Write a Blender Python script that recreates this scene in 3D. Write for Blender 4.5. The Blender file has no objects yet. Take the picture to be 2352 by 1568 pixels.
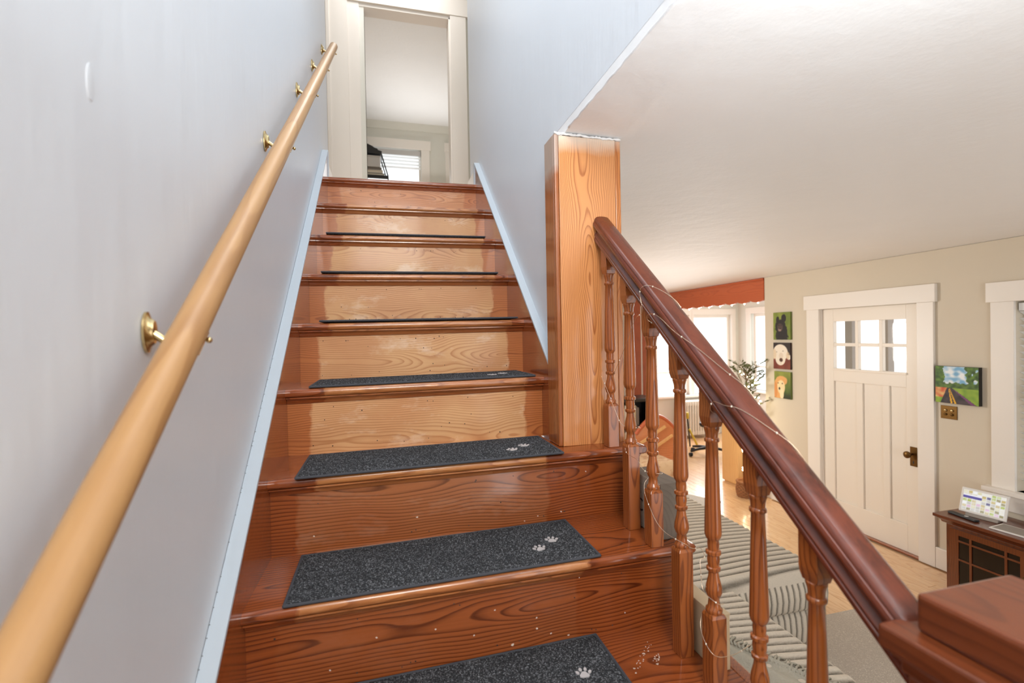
import bpy, bmesh, math, random
from mathutils import Vector, Matrix, noise
random.seed(7)
SC = bpy.context.scene
COL = SC.collection
PI = math.pi

# ------------------------------------------------------------------ camera
RUN, RISE, ZO, W, TILT = .2308, .2, 1.15, .794, .0099   # stair run, rise, nosing datum, width, slight settling of the old flight
cam_d = bpy.data.cameras.new('camera')
cam = bpy.data.objects.new('camera', cam_d); COL.objects.link(cam)
yaw, pitch, roll = .25372746, -.0106771756, -.0183275243
cy, sy = math.cos(yaw), math.sin(yaw)
fw = Vector((sy*math.cos(pitch), cy*math.cos(pitch), math.sin(pitch)))
rt = Vector((cy, -sy, 0)); up = rt.cross(fw)
c_, s_ = math.cos(roll), math.sin(roll)
rt, up = c_*rt+s_*up, -s_*rt+c_*up
M = Matrix((rt, up, -fw)).transposed().to_4x4()
M.translation = Vector((.294314835, -1.04521873, .571736212+ZO))
cam.matrix_world = M
cam_d.sensor_width = 36; cam_d.lens = 1094.417/2352*36
cam_d.clip_start = .02
cam_d.dof.use_dof = True; cam_d.dof.focus_distance = 1.65; cam_d.dof.aperture_fstop = 3.2
SC.camera = cam

# ------------------------------------------------------------------ world, lights, exposure
SC.view_settings.view_transform = 'Standard'; SC.view_settings.look = 'None'
SC.view_settings.gamma = 1; SC.view_settings.use_curve_mapping = False
SC.view_settings.exposure = 0.0
SC.cycles.use_denoising = True; SC.cycles.use_adaptive_sampling = True; SC.cycles.adaptive_threshold = .03
SC.cycles.max_bounces = 8; SC.cycles.diffuse_bounces = 5; SC.cycles.transparent_max_bounces = 12
wd = bpy.data.worlds.new('world'); SC.world = wd; wd.use_nodes = True
bg = wd.node_tree.nodes['Background']
bg.inputs[0].default_value = (.93, .97, 1, 1); bg.inputs[1].default_value = 2.1

def area(name, loc, target, size, size_y, power, col, spread=180):
    d = bpy.data.lights.new(name, 'AREA'); d.shape = 'RECTANGLE'; d.size = size; d.size_y = size_y
    d.energy = power; d.color = col; d.spread = math.radians(spread)
    o = bpy.data.objects.new(name, d); COL.objects.link(o); o.location = loc
    o.rotation_euler = (Vector(target)-Vector(loc)).to_track_quat('-Z', 'Y').to_euler()
    return o
area('stair_wall_fill', (.4, .25, 3.9), (.4, .25, 1.6), .7, 1.4, 13, (.92, .97, 1))  # unseen fill added in the stairwell to brighten its walls
area('bounced_flash', (.80, -1.0, 1.80), (.86, -.72, 3.0), .25, .25, 12, (.87, .95, 1), 150)
area('riser_fill', (.3, -2.2, 3.0), (.5, 1.2, 2.2), .8, 1.0, 48, (1, .965, .92))  # added fill from behind the camera, brings light onto the risers
area('living_room_front_fill', (2.0, -2.4, 1.2), (3.3, 2.6, 1.9), 2.0, 1.7, 22, (.96, .98, 1), 120)  # added fill; the front wall behind it has no window
area('door_wall_fill', (1.35, 3.6, 1.55), (4.1, 2.0, 1.2), .5, .5, 37, (1, .95, .88))  # invented lamp out of view, added to light the door wall
area('bay_window_light', (5.3, 5.85, 1.5), (3.6, 2.6, .2), 1.5, 1.2, 42, (1, .97, .95))
area('upper_room_light', (.5, 5.9, 3.6), (.5, 4.2, 4.8), 1.6, .8, 22, (1, .99, .97))
area('landing_light', (.4, 2.5, 4.85), (.4, 2.5, 2.6), .6, .6, 11, (1, .98, .97))

# ------------------------------------------------------------------ materials
def new_mat(name):
    m = bpy.data.materials.new(name); m.use_nodes = True
    nt = m.node_tree; return m, nt, nt.nodes['Principled BSDF']
def N(nt, t, **kw):
    n = nt.nodes.new(t)
    for k, v in kw.items():
        if k in n.inputs: n.inputs[k].default_value = v
        else: setattr(n, k, v)
    return n
def L(nt, a, b): nt.links.new(a, b)
def math_(nt, op, a, b=None, clamp=False):
    n = nt.nodes.new('ShaderNodeMath'); n.operation = op; n.use_clamp = clamp
    for i, v in enumerate((a, b)):
        if v is None: continue
        if hasattr(v, 'is_linked') or hasattr(v, 'links'): nt.links.new(v, n.inputs[i])
        else: n.inputs[i].default_value = v
    return n.outputs[0]
def mixc(nt, fac, a, b, mode='MIX'):
    n = nt.nodes.new('ShaderNodeMix'); n.data_type = 'RGBA'; n.blend_type = mode
    for i, v in ((0, fac), (6, a), (7, b)):
        if hasattr(v, 'links'): nt.links.new(v, n.inputs[i])
        elif i == 0: n.inputs[0].default_value = v
        else: n.inputs[i].default_value = (*v, 1)
    return n.outputs[2]
def ramp(nt, v, stops):
    n = nt.nodes.new('ShaderNodeValToRGB'); e = n.color_ramp.elements
    while len(e) < len(stops): e.new(.5)
    for q, (p, c) in zip(e, stops):
        q.position = p; q.color = (c, c, c, 1) if not hasattr(c, '__len__') else (*c, 1)
    L(nt, v, n.inputs[0]); return n.outputs[0]
def srgb(r, g, b):
    f = lambda v: (v/255/12.92 if v/255 <= .04045 else ((v/255+.055)/1.055)**2.4)
    return (f(r), f(g), f(b))
def plain(name, col, rough=.5, metal=0, bump=0, bscale=80, spec=.5, coat=0, vary=0):
    m, nt, p = new_mat(name)
    p.inputs['Base Color'].default_value = (*col, 1); p.inputs['Roughness'].default_value = rough
    p.inputs['Metallic'].default_value = metal; p.inputs['Specular IOR Level'].default_value = spec
    p.inputs['Coat Weight'].default_value = coat
    tc = N(nt, 'ShaderNodeTexCoord')
    if bump:
        n = N(nt, 'ShaderNodeTexNoise', Scale=bscale, Detail=4.); L(nt, tc.outputs['Object'], n.inputs['Vector'])
        b = N(nt, 'ShaderNodeBump', Strength=bump, Distance=.01); L(nt, n.outputs[0], b.inputs['Height']); L(nt, b.outputs[0], p.inputs['Normal'])
    if vary:
        n = N(nt, 'ShaderNodeTexNoise', Scale=3., Detail=3.); L(nt, tc.outputs['Object'], n.inputs['Vector'])
        c = mixc(nt, n.outputs[0], [v*(1-vary) for v in col], [min(1, v*(1+vary)) for v in col]); L(nt, c, p.inputs['Base Color'])
    return m

def wood(name, light, dark, axis=0, dims=(.8, .27, .03), ring=.0075, wide=None, depth=.05, grain=.8, fibre=.3, rough=.25, coat=.5, stain=.25, worn=None, bump=.05, warp=.05, pith=None, haze=None, dirt=0, slope=0, wlo=.058):
    """plain-sawn board: growth rings around a wandering pith lying behind the face; dims = board size along x, y, z"""
    m, nt, p = new_mat(name)
    tc = N(nt, 'ShaderNodeTexCoord'); oi = N(nt, 'ShaderNodeObjectInfo'); rnd_ = oi.outputs['Random']
    mp = N(nt, 'ShaderNodeMapping'); mp.inputs['Scale'].default_value = dims; mp.inputs['Rotation'].default_value = (-math.atan(slope), 0, 0); L(nt, tc.outputs['Generated'], mp.inputs['Vector'])
    off = N(nt, 'ShaderNodeVectorMath', operation='SCALE'); off.inputs[0].default_value = (37., 23., 51.); L(nt, rnd_, off.inputs['Scale'])
    add = N(nt, 'ShaderNodeVectorMath', operation='ADD'); L(nt, mp.outputs[0], add.inputs[0]); L(nt, off.outputs[0], add.inputs[1])
    def mapped(a, b):
        q = N(nt, 'ShaderNodeMapping'); v = [b, b, b]; v[axis] = a
        q.inputs['Scale'].default_value = v; L(nt, add.outputs[0], q.inputs['Vector']); return q.outputs[0]
    others = [k for k in (0, 1, 2) if k != axis]
    if wide is None: wide = max(others, key=lambda k: dims[k])
    thin = [k for k in others if k != wide][0]
    sp = N(nt, 'ShaderNodeSeparateXYZ'); L(nt, mp.outputs[0], sp.inputs[0])
    wn = N(nt, 'ShaderNodeTexNoise', Scale=1., Detail=2., Roughness=.45); L(nt, mapped(2.4, 5), wn.inputs['Vector'])
    ws = N(nt, 'ShaderNodeSeparateColor'); L(nt, wn.outputs['Color'], ws.inputs[0])
    if pith is None: pc = math_(nt, 'MULTIPLY_ADD', math_(nt, 'FRACT', math_(nt, 'MULTIPLY', rnd_, 7.31)), dims[wide]*.8); pc.node.inputs[2].default_value = dims[wide]*.1
    else: pc = dims[wide]*pith
    db = math_(nt, 'SUBTRACT', sp.outputs[wide], pc)
    db = math_(nt, 'ADD', db, math_(nt, 'MULTIPLY', math_(nt, 'SUBTRACT', ws.outputs[0], .5), warp*1.6))
    dc = math_(nt, 'ADD', math_(nt, 'ADD', sp.outputs[thin], depth), math_(nt, 'MULTIPLY', math_(nt, 'SUBTRACT', ws.outputs[1], .5), warp*2.2))
    r = math_(nt, 'SQRT', math_(nt, 'ADD', math_(nt, 'MULTIPLY', db, db), math_(nt, 'MULTIPLY', dc, dc)))
    jn_ = N(nt, 'ShaderNodeTexNoise', Scale=1., Detail=3.); L(nt, mapped(4, 30), jn_.inputs['Vector'])
    ph = math_(nt, 'ADD', math_(nt, 'MULTIPLY', r, 6.283/ring), math_(nt, 'MULTIPLY', jn_.outputs[0], 4.))
    fr = math_(nt, 'FRACT', math_(nt, 'MULTIPLY', ph, 1/6.283))
    w = ramp(nt, fr, [(.0, 0.), (.42, .07), (.68, .45), (.84, 1.), (.92, .9), (.98, .1), (1., 0.)])
    n2 = N(nt, 'ShaderNodeTexNoise', Scale=1., Detail=4., Roughness=.6); L(nt, mapped(6, 330), n2.inputs['Vector'])
    n3 = N(nt, 'ShaderNodeTexNoise', Scale=1., Detail=3.); L(nt, mapped(2.5, 7), n3.inputs['Vector'])
    f = math_(nt, 'MULTIPLY', w, grain)
    f = math_(nt, 'ADD', f, math_(nt, 'MULTIPLY', math_(nt, 'SUBTRACT', n2.outputs[0], .5), fibre*2))
    f = math_(nt, 'ADD', f, math_(nt, 'MULTIPLY', math_(nt, 'SUBTRACT', n3.outputs[0], .5), stain*2), clamp=True)
    col = mixc(nt, f, light, dark)
    rgh = None
    sep = N(nt, 'ShaderNodeSeparateXYZ'); L(nt, tc.outputs['Object'], sep.inputs[0])
    if worn:
        # the old runner left the middle of each riser bare; Object Color r = how bare, g = seed
        oc = N(nt, 'ShaderNodeSeparateColor'); L(nt, oi.outputs['Color'], oc.inputs[0])
        jn = N(nt, 'ShaderNodeTexNoise', Scale=1., Detail=5., Roughness=.65); L(nt, mapped(9, 9), jn.inputs['Vector'])
        j = math_(nt, 'MULTIPLY', math_(nt, 'SUBTRACT', jn.outputs[0], .5), .07)
        x = math_(nt, 'ADD', sep.outputs[0], j)
        lo = math_(nt, 'MULTIPLY', math_(nt, 'SUBTRACT', x, wlo), 110., True)
        hi = math_(nt, 'MULTIPLY', math_(nt, 'SUBTRACT', math_(nt, 'SUBTRACT', .755, oc.outputs[1]), x), 110., True)
        mk = math_(nt, 'MULTIPLY', math_(nt, 'MULTIPLY', lo, hi), oc.outputs[0])
        bn = N(nt, 'ShaderNodeTexNoise', Scale=1., Detail=3.); L(nt, mapped(3.5, 6), bn.inputs['Vector'])
        bl = ramp(nt, bn.outputs[0], [(.44, 1.), (.50, .84), (.62, .62)])
        mk = math_(nt, 'MULTIPLY', mk, bl)
        bare = mixc(nt, f, worn[0], worn[1])
        col = mixc(nt, mk, col, bare)
        sn = N(nt, 'ShaderNodeTexNoise', Scale=1., Detail=6., Roughness=.7); L(nt, mapped(4, 10), sn.inputs['Vector'])
        sc = math_(nt, 'MULTIPLY', ramp(nt, sn.outputs[0], [(.54, 0.), (.66, .6)]), mk)
        col = mixc(nt, sc, col, worn[2])
        rgh = math_(nt, 'MULTIPLY_ADD', mk, .2); rgh.node.inputs[2].default_value = rough
    if dirt:
        dn = N(nt, 'ShaderNodeTexNoise', Scale=1., Detail=5., Roughness=.7); L(nt, mapped(6, 12), dn.inputs['Vector'])
        col = mixc(nt, ramp(nt, dn.outputs[0], [(.48, 0.), (.72, dirt)]), col, [c*.35 for c in dark])
    if haze:      # ceiling paint brushed over the end of the board
        hn = N(nt, 'ShaderNodeTexNoise', Scale=22., Detail=3.); L(nt, tc.outputs['Object'], hn.inputs['Vector'])
        hz_ = math_(nt, 'MULTIPLY', math_(nt, 'SUBTRACT', math_(nt, 'ADD', sep.outputs[2], math_(nt, 'MULTIPLY', hn.outputs[0], .03)), haze[0]), haze[1], True)
        col = mixc(nt, math_(nt, 'MULTIPLY', hz_, haze[2]), col, haze[3])
    L(nt, col, p.inputs['Base Color'])
    if rgh is not None: L(nt, rgh, p.inputs['Roughness'])
    else: p.inputs['Roughness'].default_value = rough
    p.inputs['Coat Weight'].default_value = coat; p.inputs['Coat Roughness'].default_value = .1
    if bump:
        b = N(nt, 'ShaderNodeBump', Strength=bump, Distance=.004); L(nt, f, b.inputs['Height']); L(nt, b.outputs[0], p.inputs['Normal'])
    return m

def wall_mat(name, col, rough=.5, bump=.12, streak=False):
    m, nt, p = new_mat(name)
    tc = N(nt, 'ShaderNodeTexCoord')
    n = N(nt, 'ShaderNodeTexNoise', Scale=1.6, Detail=3.); L(nt, tc.outputs['Object'], n.inputs['Vector'])
    c = mixc(nt, n.outputs[0], [v*.955 for v in col], [min(1, v*1.03) for v in col])
    L(nt, c, p.inputs['Base Color']); p.inputs['Roughness'].default_value = rough
    mp = N(nt, 'ShaderNodeMapping'); mp.inputs['Scale'].default_value = (9, 9, 1.6) if streak else (5, 5, 5); L(nt, tc.outputs['Object'], mp.inputs[0])
    n2 = N(nt, 'ShaderNodeTexNoise', Scale=1., Detail=6., Roughness=.55); L(nt, mp.outputs[0], n2.inputs['Vector'])
    b = N(nt, 'ShaderNodeBump', Strength=bump, Distance=.02); L(nt, n2.outputs[0], b.inputs['Height']); L(nt, b.outputs[0], p.inputs['Normal'])
    return m

def glass_mat(name, tint=(1, 1, 1)):
    m, nt, p = new_mat(name); nt.nodes.remove(p)
    t = N(nt, 'ShaderNodeBsdfTransparent'); t.inputs[0].default_value = (*tint, 1)
    g = N(nt, 'ShaderNodeBsdfGlossy'); g.inputs['Roughness'].default_value = .03
    mx = N(nt, 'ShaderNodeMixShader'); mx.inputs[0].default_value = .06
    L(nt, t.outputs[0], mx.inputs[1]); L(nt, g.outputs[0], mx.inputs[2])
    L(nt, mx.outputs[0], nt.nodes['Material Output'].inputs[0]); return m
def attr_mat(name, rough=.5, emit=0):
    m, nt, p = new_mat(name)
    a = N(nt, 'ShaderNodeAttribute'); a.attribute_name = 'paint'
    L(nt, a.outputs['Color'], p.inputs['Base Color']); p.inputs['Roughness'].default_value = rough
    if emit:
        L(nt, a.outputs['Color'], p.inputs['Emission Color']); p.inputs['Emission Strength'].default_value = emit
        nt.links.remove(p.inputs['Base Color'].links[0]); p.inputs['Base Color'].default_value = (.02, .02, .02, 1)
    return m
def emit_mat(name, col, s):
    m, nt, p = new_mat(name); p.inputs['Emission Color'].default_value = (*col, 1); p.inputs['Emission Strength'].default_value = s
    p.inputs['Base Color'].default_value = (*col, 1); return m

WORN = (srgb(216, 168, 118), srgb(178, 114, 62), srgb(234, 208, 182))
m_riser = wood('riser_pine', srgb(186, 112, 60), srgb(128, 62, 27), 0, (.8, .015, .17),   .0062, 2, .022, .7, .22, .36, .2, .22, worn=WORN, warp=.05)
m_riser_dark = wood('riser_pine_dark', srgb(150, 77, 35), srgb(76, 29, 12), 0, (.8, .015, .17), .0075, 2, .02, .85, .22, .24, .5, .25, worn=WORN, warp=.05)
m_tread = wood('tread_pine', srgb(148, 76, 36), srgb(78, 31, 13), 0, (1.0, .28, .028), .010, 1, .03, .75, .25, .2, .6, .25,
               worn=(srgb(206, 142, 84), srgb(166, 94, 44), srgb(216, 166, 118)), warp=.06, wlo=.10)
m_string = wood('stringer_wood', srgb(154, 78, 36), srgb(110, 47, 19), 1, (.03, 3., 2.9), .014, 2, .06, .5, .25, .18, .7, .2, warp=.06, slope=.866)
OVER = srgb(226, 214, 198)
m_post = wood('post_pine', srgb(216, 148, 90), srgb(156, 86, 40), 2, (.185, .016, .94), .0050, 0, .028, .8, .28, .3, .4, .2, pith=.52, warp=.045, haze=(2.285, 22., .75, OVER))
m_post_edge = wood('post_edge', srgb(200, 126, 64), srgb(146, 74, 28), 2, (.018, .09, .94), .006, 1, .03, .7, .25, .3, .4, .2, haze=(2.30, 22., .6, OVER))
m_post_side = wood('post_side_board', srgb(160, 92, 46), srgb(124, 64, 28), 2, (.033, .08, .94), .012, 1, .05, .35, .2, .26, .5, .2, haze=(2.215, 30., .62, srgb(190, 176, 164)))
m_rail = wood('handrail_mahogany', srgb(112, 52, 31), srgb(66, 27, 17), 1, (.06, 1.045, .925), .016, 0, .05, .35, .3, .27, .28, .3, dirt=.8, slope=.81, warp=.02)
m_bal = wood('baluster_pine', srgb(162, 90, 42), srgb(96, 42, 18), 2, (.035, .035, .4), .008, 0, .02, .75, .25, .22, .35, .3, warp=.02)
m_newel = wood('newel_wood', srgb(116, 58, 30), srgb(72, 30, 15), 1, (.2, .2, .05), .016, 0, .05, .5, .3, .3, .25, .35, warp=.03)
m_hand = wood('round_handrail_oak', srgb(180, 138, 90), srgb(146, 100, 56), 1, (.043, 3.45, 2.68), .016, 0, .03, .45, .2, .42, .08, .4, warp=.02, slope=.773)
m_floor = wood('oak_floor', srgb(230, 190, 144), srgb(204, 154, 106), 1, (.075, 1.6, .013), .016, 0, .04, .5, .2, .24, .35, .35, bump=.02)
m_threshold = wood('threshold_wood', srgb(160, 92, 56), srgb(120, 62, 36), 1, (.15, .83, .02), .012)
m_val = wood('valance_wood', srgb(190, 94, 54), srgb(154, 68, 36), 1, (.03, 2.3, .23), .016, 2, .05, .4, .2, .35, .3, .2)
m_dogbed = wood('dog_bed_wood', srgb(206, 134, 90), srgb(168, 94, 54), 0, (.6, .03, .5), .014, 2, .05, .5)
m_cab = wood('cabinet_wood', srgb(108, 54, 28), srgb(62, 28, 14), 1, (.36, 1.45, .06), .014, 0, .04, .5, .3, .28, .4)
m_cab_door = wood('cabinet_door_wood', srgb(112, 56, 24), srgb(60, 26, 12), 2, (.02, .4, .42), .012, 1, .04, .5, .3, .28, .4)
m_tan = wood('plywood', srgb(226, 180, 122), srgb(204, 154, 94), 2, (.3, .26, .85), .02, 0, .05, .4)
m_boxside = wood('grey_sign_wood', srgb(120, 108, 94), srgb(96, 84, 72), 1, (.065, .16, .15), .016, 2, .04, .4, coat=0, rough=.6)
m_boxface = wood('pale_grey_sign_wood', srgb(186, 176, 158), srgb(160, 148, 130), 1, (.003, .16, .15), .016, 2, .04, .4, coat=0, rough=.6)
m_cream = plain('fibreboard', srgb(206, 184, 148), .7, bump=.05, bscale=300)
m_lwall = wall_mat('blue_grey_stair_paint', srgb(219, 224, 230), .42, .2, True)
m_rwall = wall_mat('warm_beige_paint', srgb(214, 203, 184), .6, .06)
m_upwall = wall_mat('pale_grey_paint', srgb(222, 221, 212), .6, .04)
m_ceil = wall_mat('ceiling_plaster', srgb(242, 242, 242), .6, .4)
m_trim = plain('white_trim_paint', srgb(238, 232, 224), .38, vary=.02)
m_skirt = plain('skirt_paint', srgb(190, 200, 209), .4, vary=.03)
m_door = plain('door_paint', srgb(238, 230, 218), .4, vary=.015)
m_glass = glass_mat('window_glass')
m_brass = plain('polished_brass', srgb(214, 190, 140), .18, 1)
m_bronze = plain('aged_bronze', srgb(112, 84, 48), .38, 1)
m_black = plain('black_lacquer', srgb(26, 26, 28), .3)
m_dark = plain('dark_plastic', srgb(34, 34, 36), .5)
m_nail = plain('nail_head', srgb(44, 32, 24), .6)
m_radi = plain('radiator_enamel', srgb(226, 222, 214), .4)
m_wicker = plain('wicker', srgb(150, 98, 58), .7, bump=.6, bscale=60)
m_bark = plain('trunk_bark', srgb(120, 96, 66), .8, bump=.4)
m_leaf = plain('olive_leaf', srgb(108, 116, 66), .5, vary=.3)
m_bulb = emit_mat('fairy_bulb', (1, .86, .6), 20)
m_led = plain('led_bead', srgb(250, 244, 226), .2)
m_wire = plain('silver_wire', srgb(226, 204, 178), .25, 1)
m_white = plain('white_plastic', srgb(232, 230, 226), .4)
m_grey = plain('grey_card', srgb(150, 142, 134), .6)
m_lightgrey = plain('light_grey_plastic', srgb(196, 194, 192), .5)
m_paper = plain('book_paper', srgb(214, 204, 186), .7)
m_blind = plain('blind_slat', srgb(240, 242, 242), .5)
m_paint = attr_mat('painted_canvas', .55)
m_screen = attr_mat('lit_screen', .2, .9)
m_amber = plain('dark_cabinet_glass', srgb(18, 13, 11), .12)
m_yellow = plain('yellow_plastic', srgb(206, 180, 60), .5)
m_bookA = plain('book_spine_red', srgb(150, 60, 46), .6)
m_bookB = plain('book_spine_tan', srgb(196, 176, 140), .6)
m_bookC = plain('book_spine_grey', srgb(120, 112, 104), .6)

def mat_carpet(name, c1, c2, scale, rough=.95):
    m, nt, p = new_mat(name); tc = N(nt, 'ShaderNodeTexCoord')
    v = N(nt, 'ShaderNodeTexVoronoi', Scale=scale); L(nt, tc.outputs['Object'], v.inputs['Vector'])
    sep = N(nt, 'ShaderNodeSeparateColor'); L(nt, v.outputs['Color'], sep.inputs[0])
    r = ramp(nt, sep.outputs[0], [(.0, 0.), (.6, .12), (.9, .55), (1., 1.)])
    n = N(nt, 'ShaderNodeTexNoise', Scale=6., Detail=3.); L(nt, tc.outputs['Object'], n.inputs['Vector'])
    r = math_(nt, 'MULTIPLY', r, math_(nt, 'ADD', n.outputs[0], .5), True)
    L(nt, mixc(nt, r, c1, c2), p.inputs['Base Color']); p.inputs['Roughness'].default_value = rough
    p.inputs['Specular IOR Level'].default_value = .15
    return m
m_pile = mat_carpet('charcoal_pile', srgb(36, 37, 39), srgb(122, 124, 128), 420)
m_bind = plain('mat_binding', srgb(62, 64, 70), .8)
m_paw = plain('silver_print', srgb(188, 184, 184), .45)
m_rug = mat_carpet('grey_rug', srgb(184, 174, 161), srgb(214, 206, 192), 240)
m_rug2 = mat_carpet('pale_rug', srgb(186, 182, 176), srgb(214, 210, 204), 240)
m_plaid = mat_carpet('patterned_cushion', srgb(214, 186, 152), srgb(168, 108, 74), 26)
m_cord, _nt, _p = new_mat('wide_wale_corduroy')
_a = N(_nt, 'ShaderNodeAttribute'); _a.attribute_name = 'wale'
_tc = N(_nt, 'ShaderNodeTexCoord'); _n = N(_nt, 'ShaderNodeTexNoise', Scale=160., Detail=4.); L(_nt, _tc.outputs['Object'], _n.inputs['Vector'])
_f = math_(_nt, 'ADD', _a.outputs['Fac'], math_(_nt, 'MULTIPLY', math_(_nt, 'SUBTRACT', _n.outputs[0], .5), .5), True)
L(_nt, mixc(_nt, _f, srgb(122, 115, 104), srgb(208, 198, 182)), _p.inputs['Base Color']); _p.inputs['Roughness'].default_value = .92; _p.inputs['Specular IOR Level'].default_value = .15  # shade between the ribs put into the colour: darker grooves, paler pile
m_throw = plain('knitted_throw', srgb(176, 172, 158), .95, bump=.6, bscale=90, spec=.1, vary=.1)

# ------------------------------------------------------------------ mesh helpers
class MB:
    def __init__(s): s.v = []; s.f = []
    def add(s, vs, fs):
        o = len(s.v); s.v += [tuple(v) for v in vs]; s.f += [tuple(i+o for i in f) for f in fs]; return s
    def box(s, x0, x1, y0, y1, z0, z1):
        return s.add([(x0,y0,z0),(x1,y0,z0),(x1,y1,z0),(x0,y1,z0),(x0,y0,z1),(x1,y0,z1),(x1,y1,z1),(x0,y1,z1)],
                     [(0,3,2,1),(4,5,6,7),(0,1,5,4),(1,2,6,5),(2,3,7,6),(3,0,4,7)])
    def prism(s, poly, axis, a, b):
        """poly: 2-D outline in the plane of the two other axes, extruded along axis from a to b"""
        n = len(poly)
        def pt(p, t):
            return {0: (t, p[0], p[1]), 1: (p[0], t, p[1]), 2: (p[0], p[1], t)}[axis]
        vs = [pt(p, a) for p in poly]+[pt(p, b) for p in poly]
        fs = [tuple(range(n-1, -1, -1)), tuple(range(n, 2*n))]+[(i, (i+1) % n, n+(i+1) % n, n+i) for i in range(n)]
        return s.add(vs, fs)
    def lathe(s, prof, c, seg=20, axis=2):
        vs = []; fs = []
        for r, z in prof:
            for i in range(seg):
                a = 2*PI*i/seg; q = (r*math.cos(a), r*math.sin(a))
                vs.append({2: (c[0]+q[0], c[1]+q[1], c[2]+z), 0: (c[0]+z, c[1]+q[0], c[2]+q[1]), 1: (c[0]+q[0], c[1]+z, c[2]+q[1])}[axis])
        n = len(prof)
        for j in range(n-1):
            for i in range(seg): fs.append((j*seg+i, j*seg+(i+1) % seg, (j+1)*seg+(i+1) % seg, (j+1)*seg+i))
        fs.append(tuple(range(seg-1, -1, -1))); fs.append(tuple((n-1)*seg+i for i in range(seg)))
        return s.add(vs, fs)
    def tube(s, pts, r, seg=8, closed=False):
        pts = [Vector(p) for p in pts]; n = len(pts); vs = []; fs = []
        rr = r if hasattr(r, '__len__') else [r]*n
        u = None
        for i, p in enumerate(pts):
            t = (pts[min(i+1, n-1)]-pts[max(i-1, 0)]).normalized()
            if u is None: u = t.orthogonal().normalized()
            u = (u-t*u.dot(t)).normalized() if (u-t*u.dot(t)).length > 1e-6 else t.orthogonal().normalized()
            w = t.cross(u)
            for k in range(seg):
                a = 2*PI*k/seg; vs.append(p+(u*math.cos(a)+w*math.sin(a))*rr[i])
        for i in range(n-1):
            for k in range(seg): fs.append((i*seg+k, i*seg+(k+1) % seg, (i+1)*seg+(k+1) % seg, (i+1)*seg+k))
        fs.append(tuple(range(seg-1, -1, -1))); fs.append(tuple((n-1)*seg+k for k in range(seg)))
        return s.add(vs, fs)
    def sphere(s, c, r, seg=10, rings=6, sc=(1, 1, 1)):
        prof = [(r*math.sin(PI*j/rings), -r*math.cos(PI*j/rings)) for j in range(rings+1)]
        prof[0] = (r*.02, -r); prof[-1] = (r*.02, r)
        o = len(s.v); s.lathe(prof, (0, 0, 0), seg)
        for i in range(o, len(s.v)):
            v = s.v[i]; s.v[i] = (c[0]+v[0]*sc[0], c[1]+v[1]*sc[1], c[2]+v[2]*sc[2])
        return s
    def xf(s, mat, start=0):
        for i in range(start, len(s.v)): s.v[i] = tuple(mat @ Vector(s.v[i]))
        return s
    def tilt(s):
        s.v = [(x, y, z+TILT*x) for x, y, z in s.v]; return s
def Tm(x, y, z): return Matrix.Translation((x, y, z))
def Rm(a, ax): return Matrix.Rotation(a, 4, ax)

def obj(name, mb, mat, parent=None, smooth=None, bevel=0, kind=None, label=None, sub=0):
    me = bpy.data.meshes.new(name); me.from_pydata(mb.v, [], mb.f); me.update()
    bm = bmesh.new(); bm.from_mesh(me); bmesh.ops.recalc_face_normals(bm, faces=bm.faces); bm.to_mesh(me); bm.free()
    if mat: me.materials.append(mat)
    o = bpy.data.objects.new(name, me); COL.objects.link(o)
    if smooth is not None:
        me.shade_smooth() if smooth >= 180 else me.set_sharp_from_angle(angle=math.radians(smooth)) if False else None
        for p in me.polygons: p.use_smooth = True
        if smooth < 180: me.set_sharp_from_angle(angle=math.radians(smooth))
    if bevel:
        b = o.modifiers.new('bevel', 'BEVEL'); b.width = bevel; b.segments = 2; b.limit_method = 'ANGLE'; b.angle_limit = math.radians(40)
    if sub:
        b = o.modifiers.new('sub', 'SUBSURF'); b.levels = b.render_levels = sub
    if parent:
        o.parent = parent; o.matrix_parent_inverse = world_of(parent).inverted()
    if kind: o['kind'] = kind
    if label: o['label'] = label
    return o
def world_of(o):
    m = o.matrix_basis.copy()
    return world_of(o.parent) @ o.matrix_parent_inverse @ m if o.parent else m
def boxo(name, b, mat, parent=None, bevel=.002, **k): return obj(name, MB().box(*b), mat, parent, bevel=bevel, **k)
def thing(name, label, cat, loc=(0, 0, 0), group=None, kind=None):
    o = bpy.data.objects.new(name, None); COL.objects.link(o); o.location = loc; o.empty_display_size = .05
    o['label'] = label; o['category'] = cat
    if group: o['group'] = group
    if kind: o['kind'] = kind
    return o
def tag(o, label, cat, group=None):
    o['label'] = label; o['category'] = cat
    if group: o['group'] = group
    return o
def struct(name, mb, mat, parent=None, **k): return obj(name, mb, mat, parent, kind='structure', **k)
def sempty(name, label=None, loc=(0, 0, 0)):
    o = bpy.data.objects.new(name, None); COL.objects.link(o); o['kind'] = 'structure'; o.location = loc
    if label: o['label'] = label
    return o
def dup(root, loc=None, rot=None, label=None):
    r = root.copy(); COL.objects.link(r)
    if loc is not None: r.location = loc
    if rot is not None: r.rotation_euler = rot
    if label: r['label'] = label
    for ch in list(root.children):
        c = ch.copy(); COL.objects.link(c); c.parent = r
        for g in list(ch.children):
            d = g.copy(); COL.objects.link(d); d.parent = c
    return r
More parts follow.
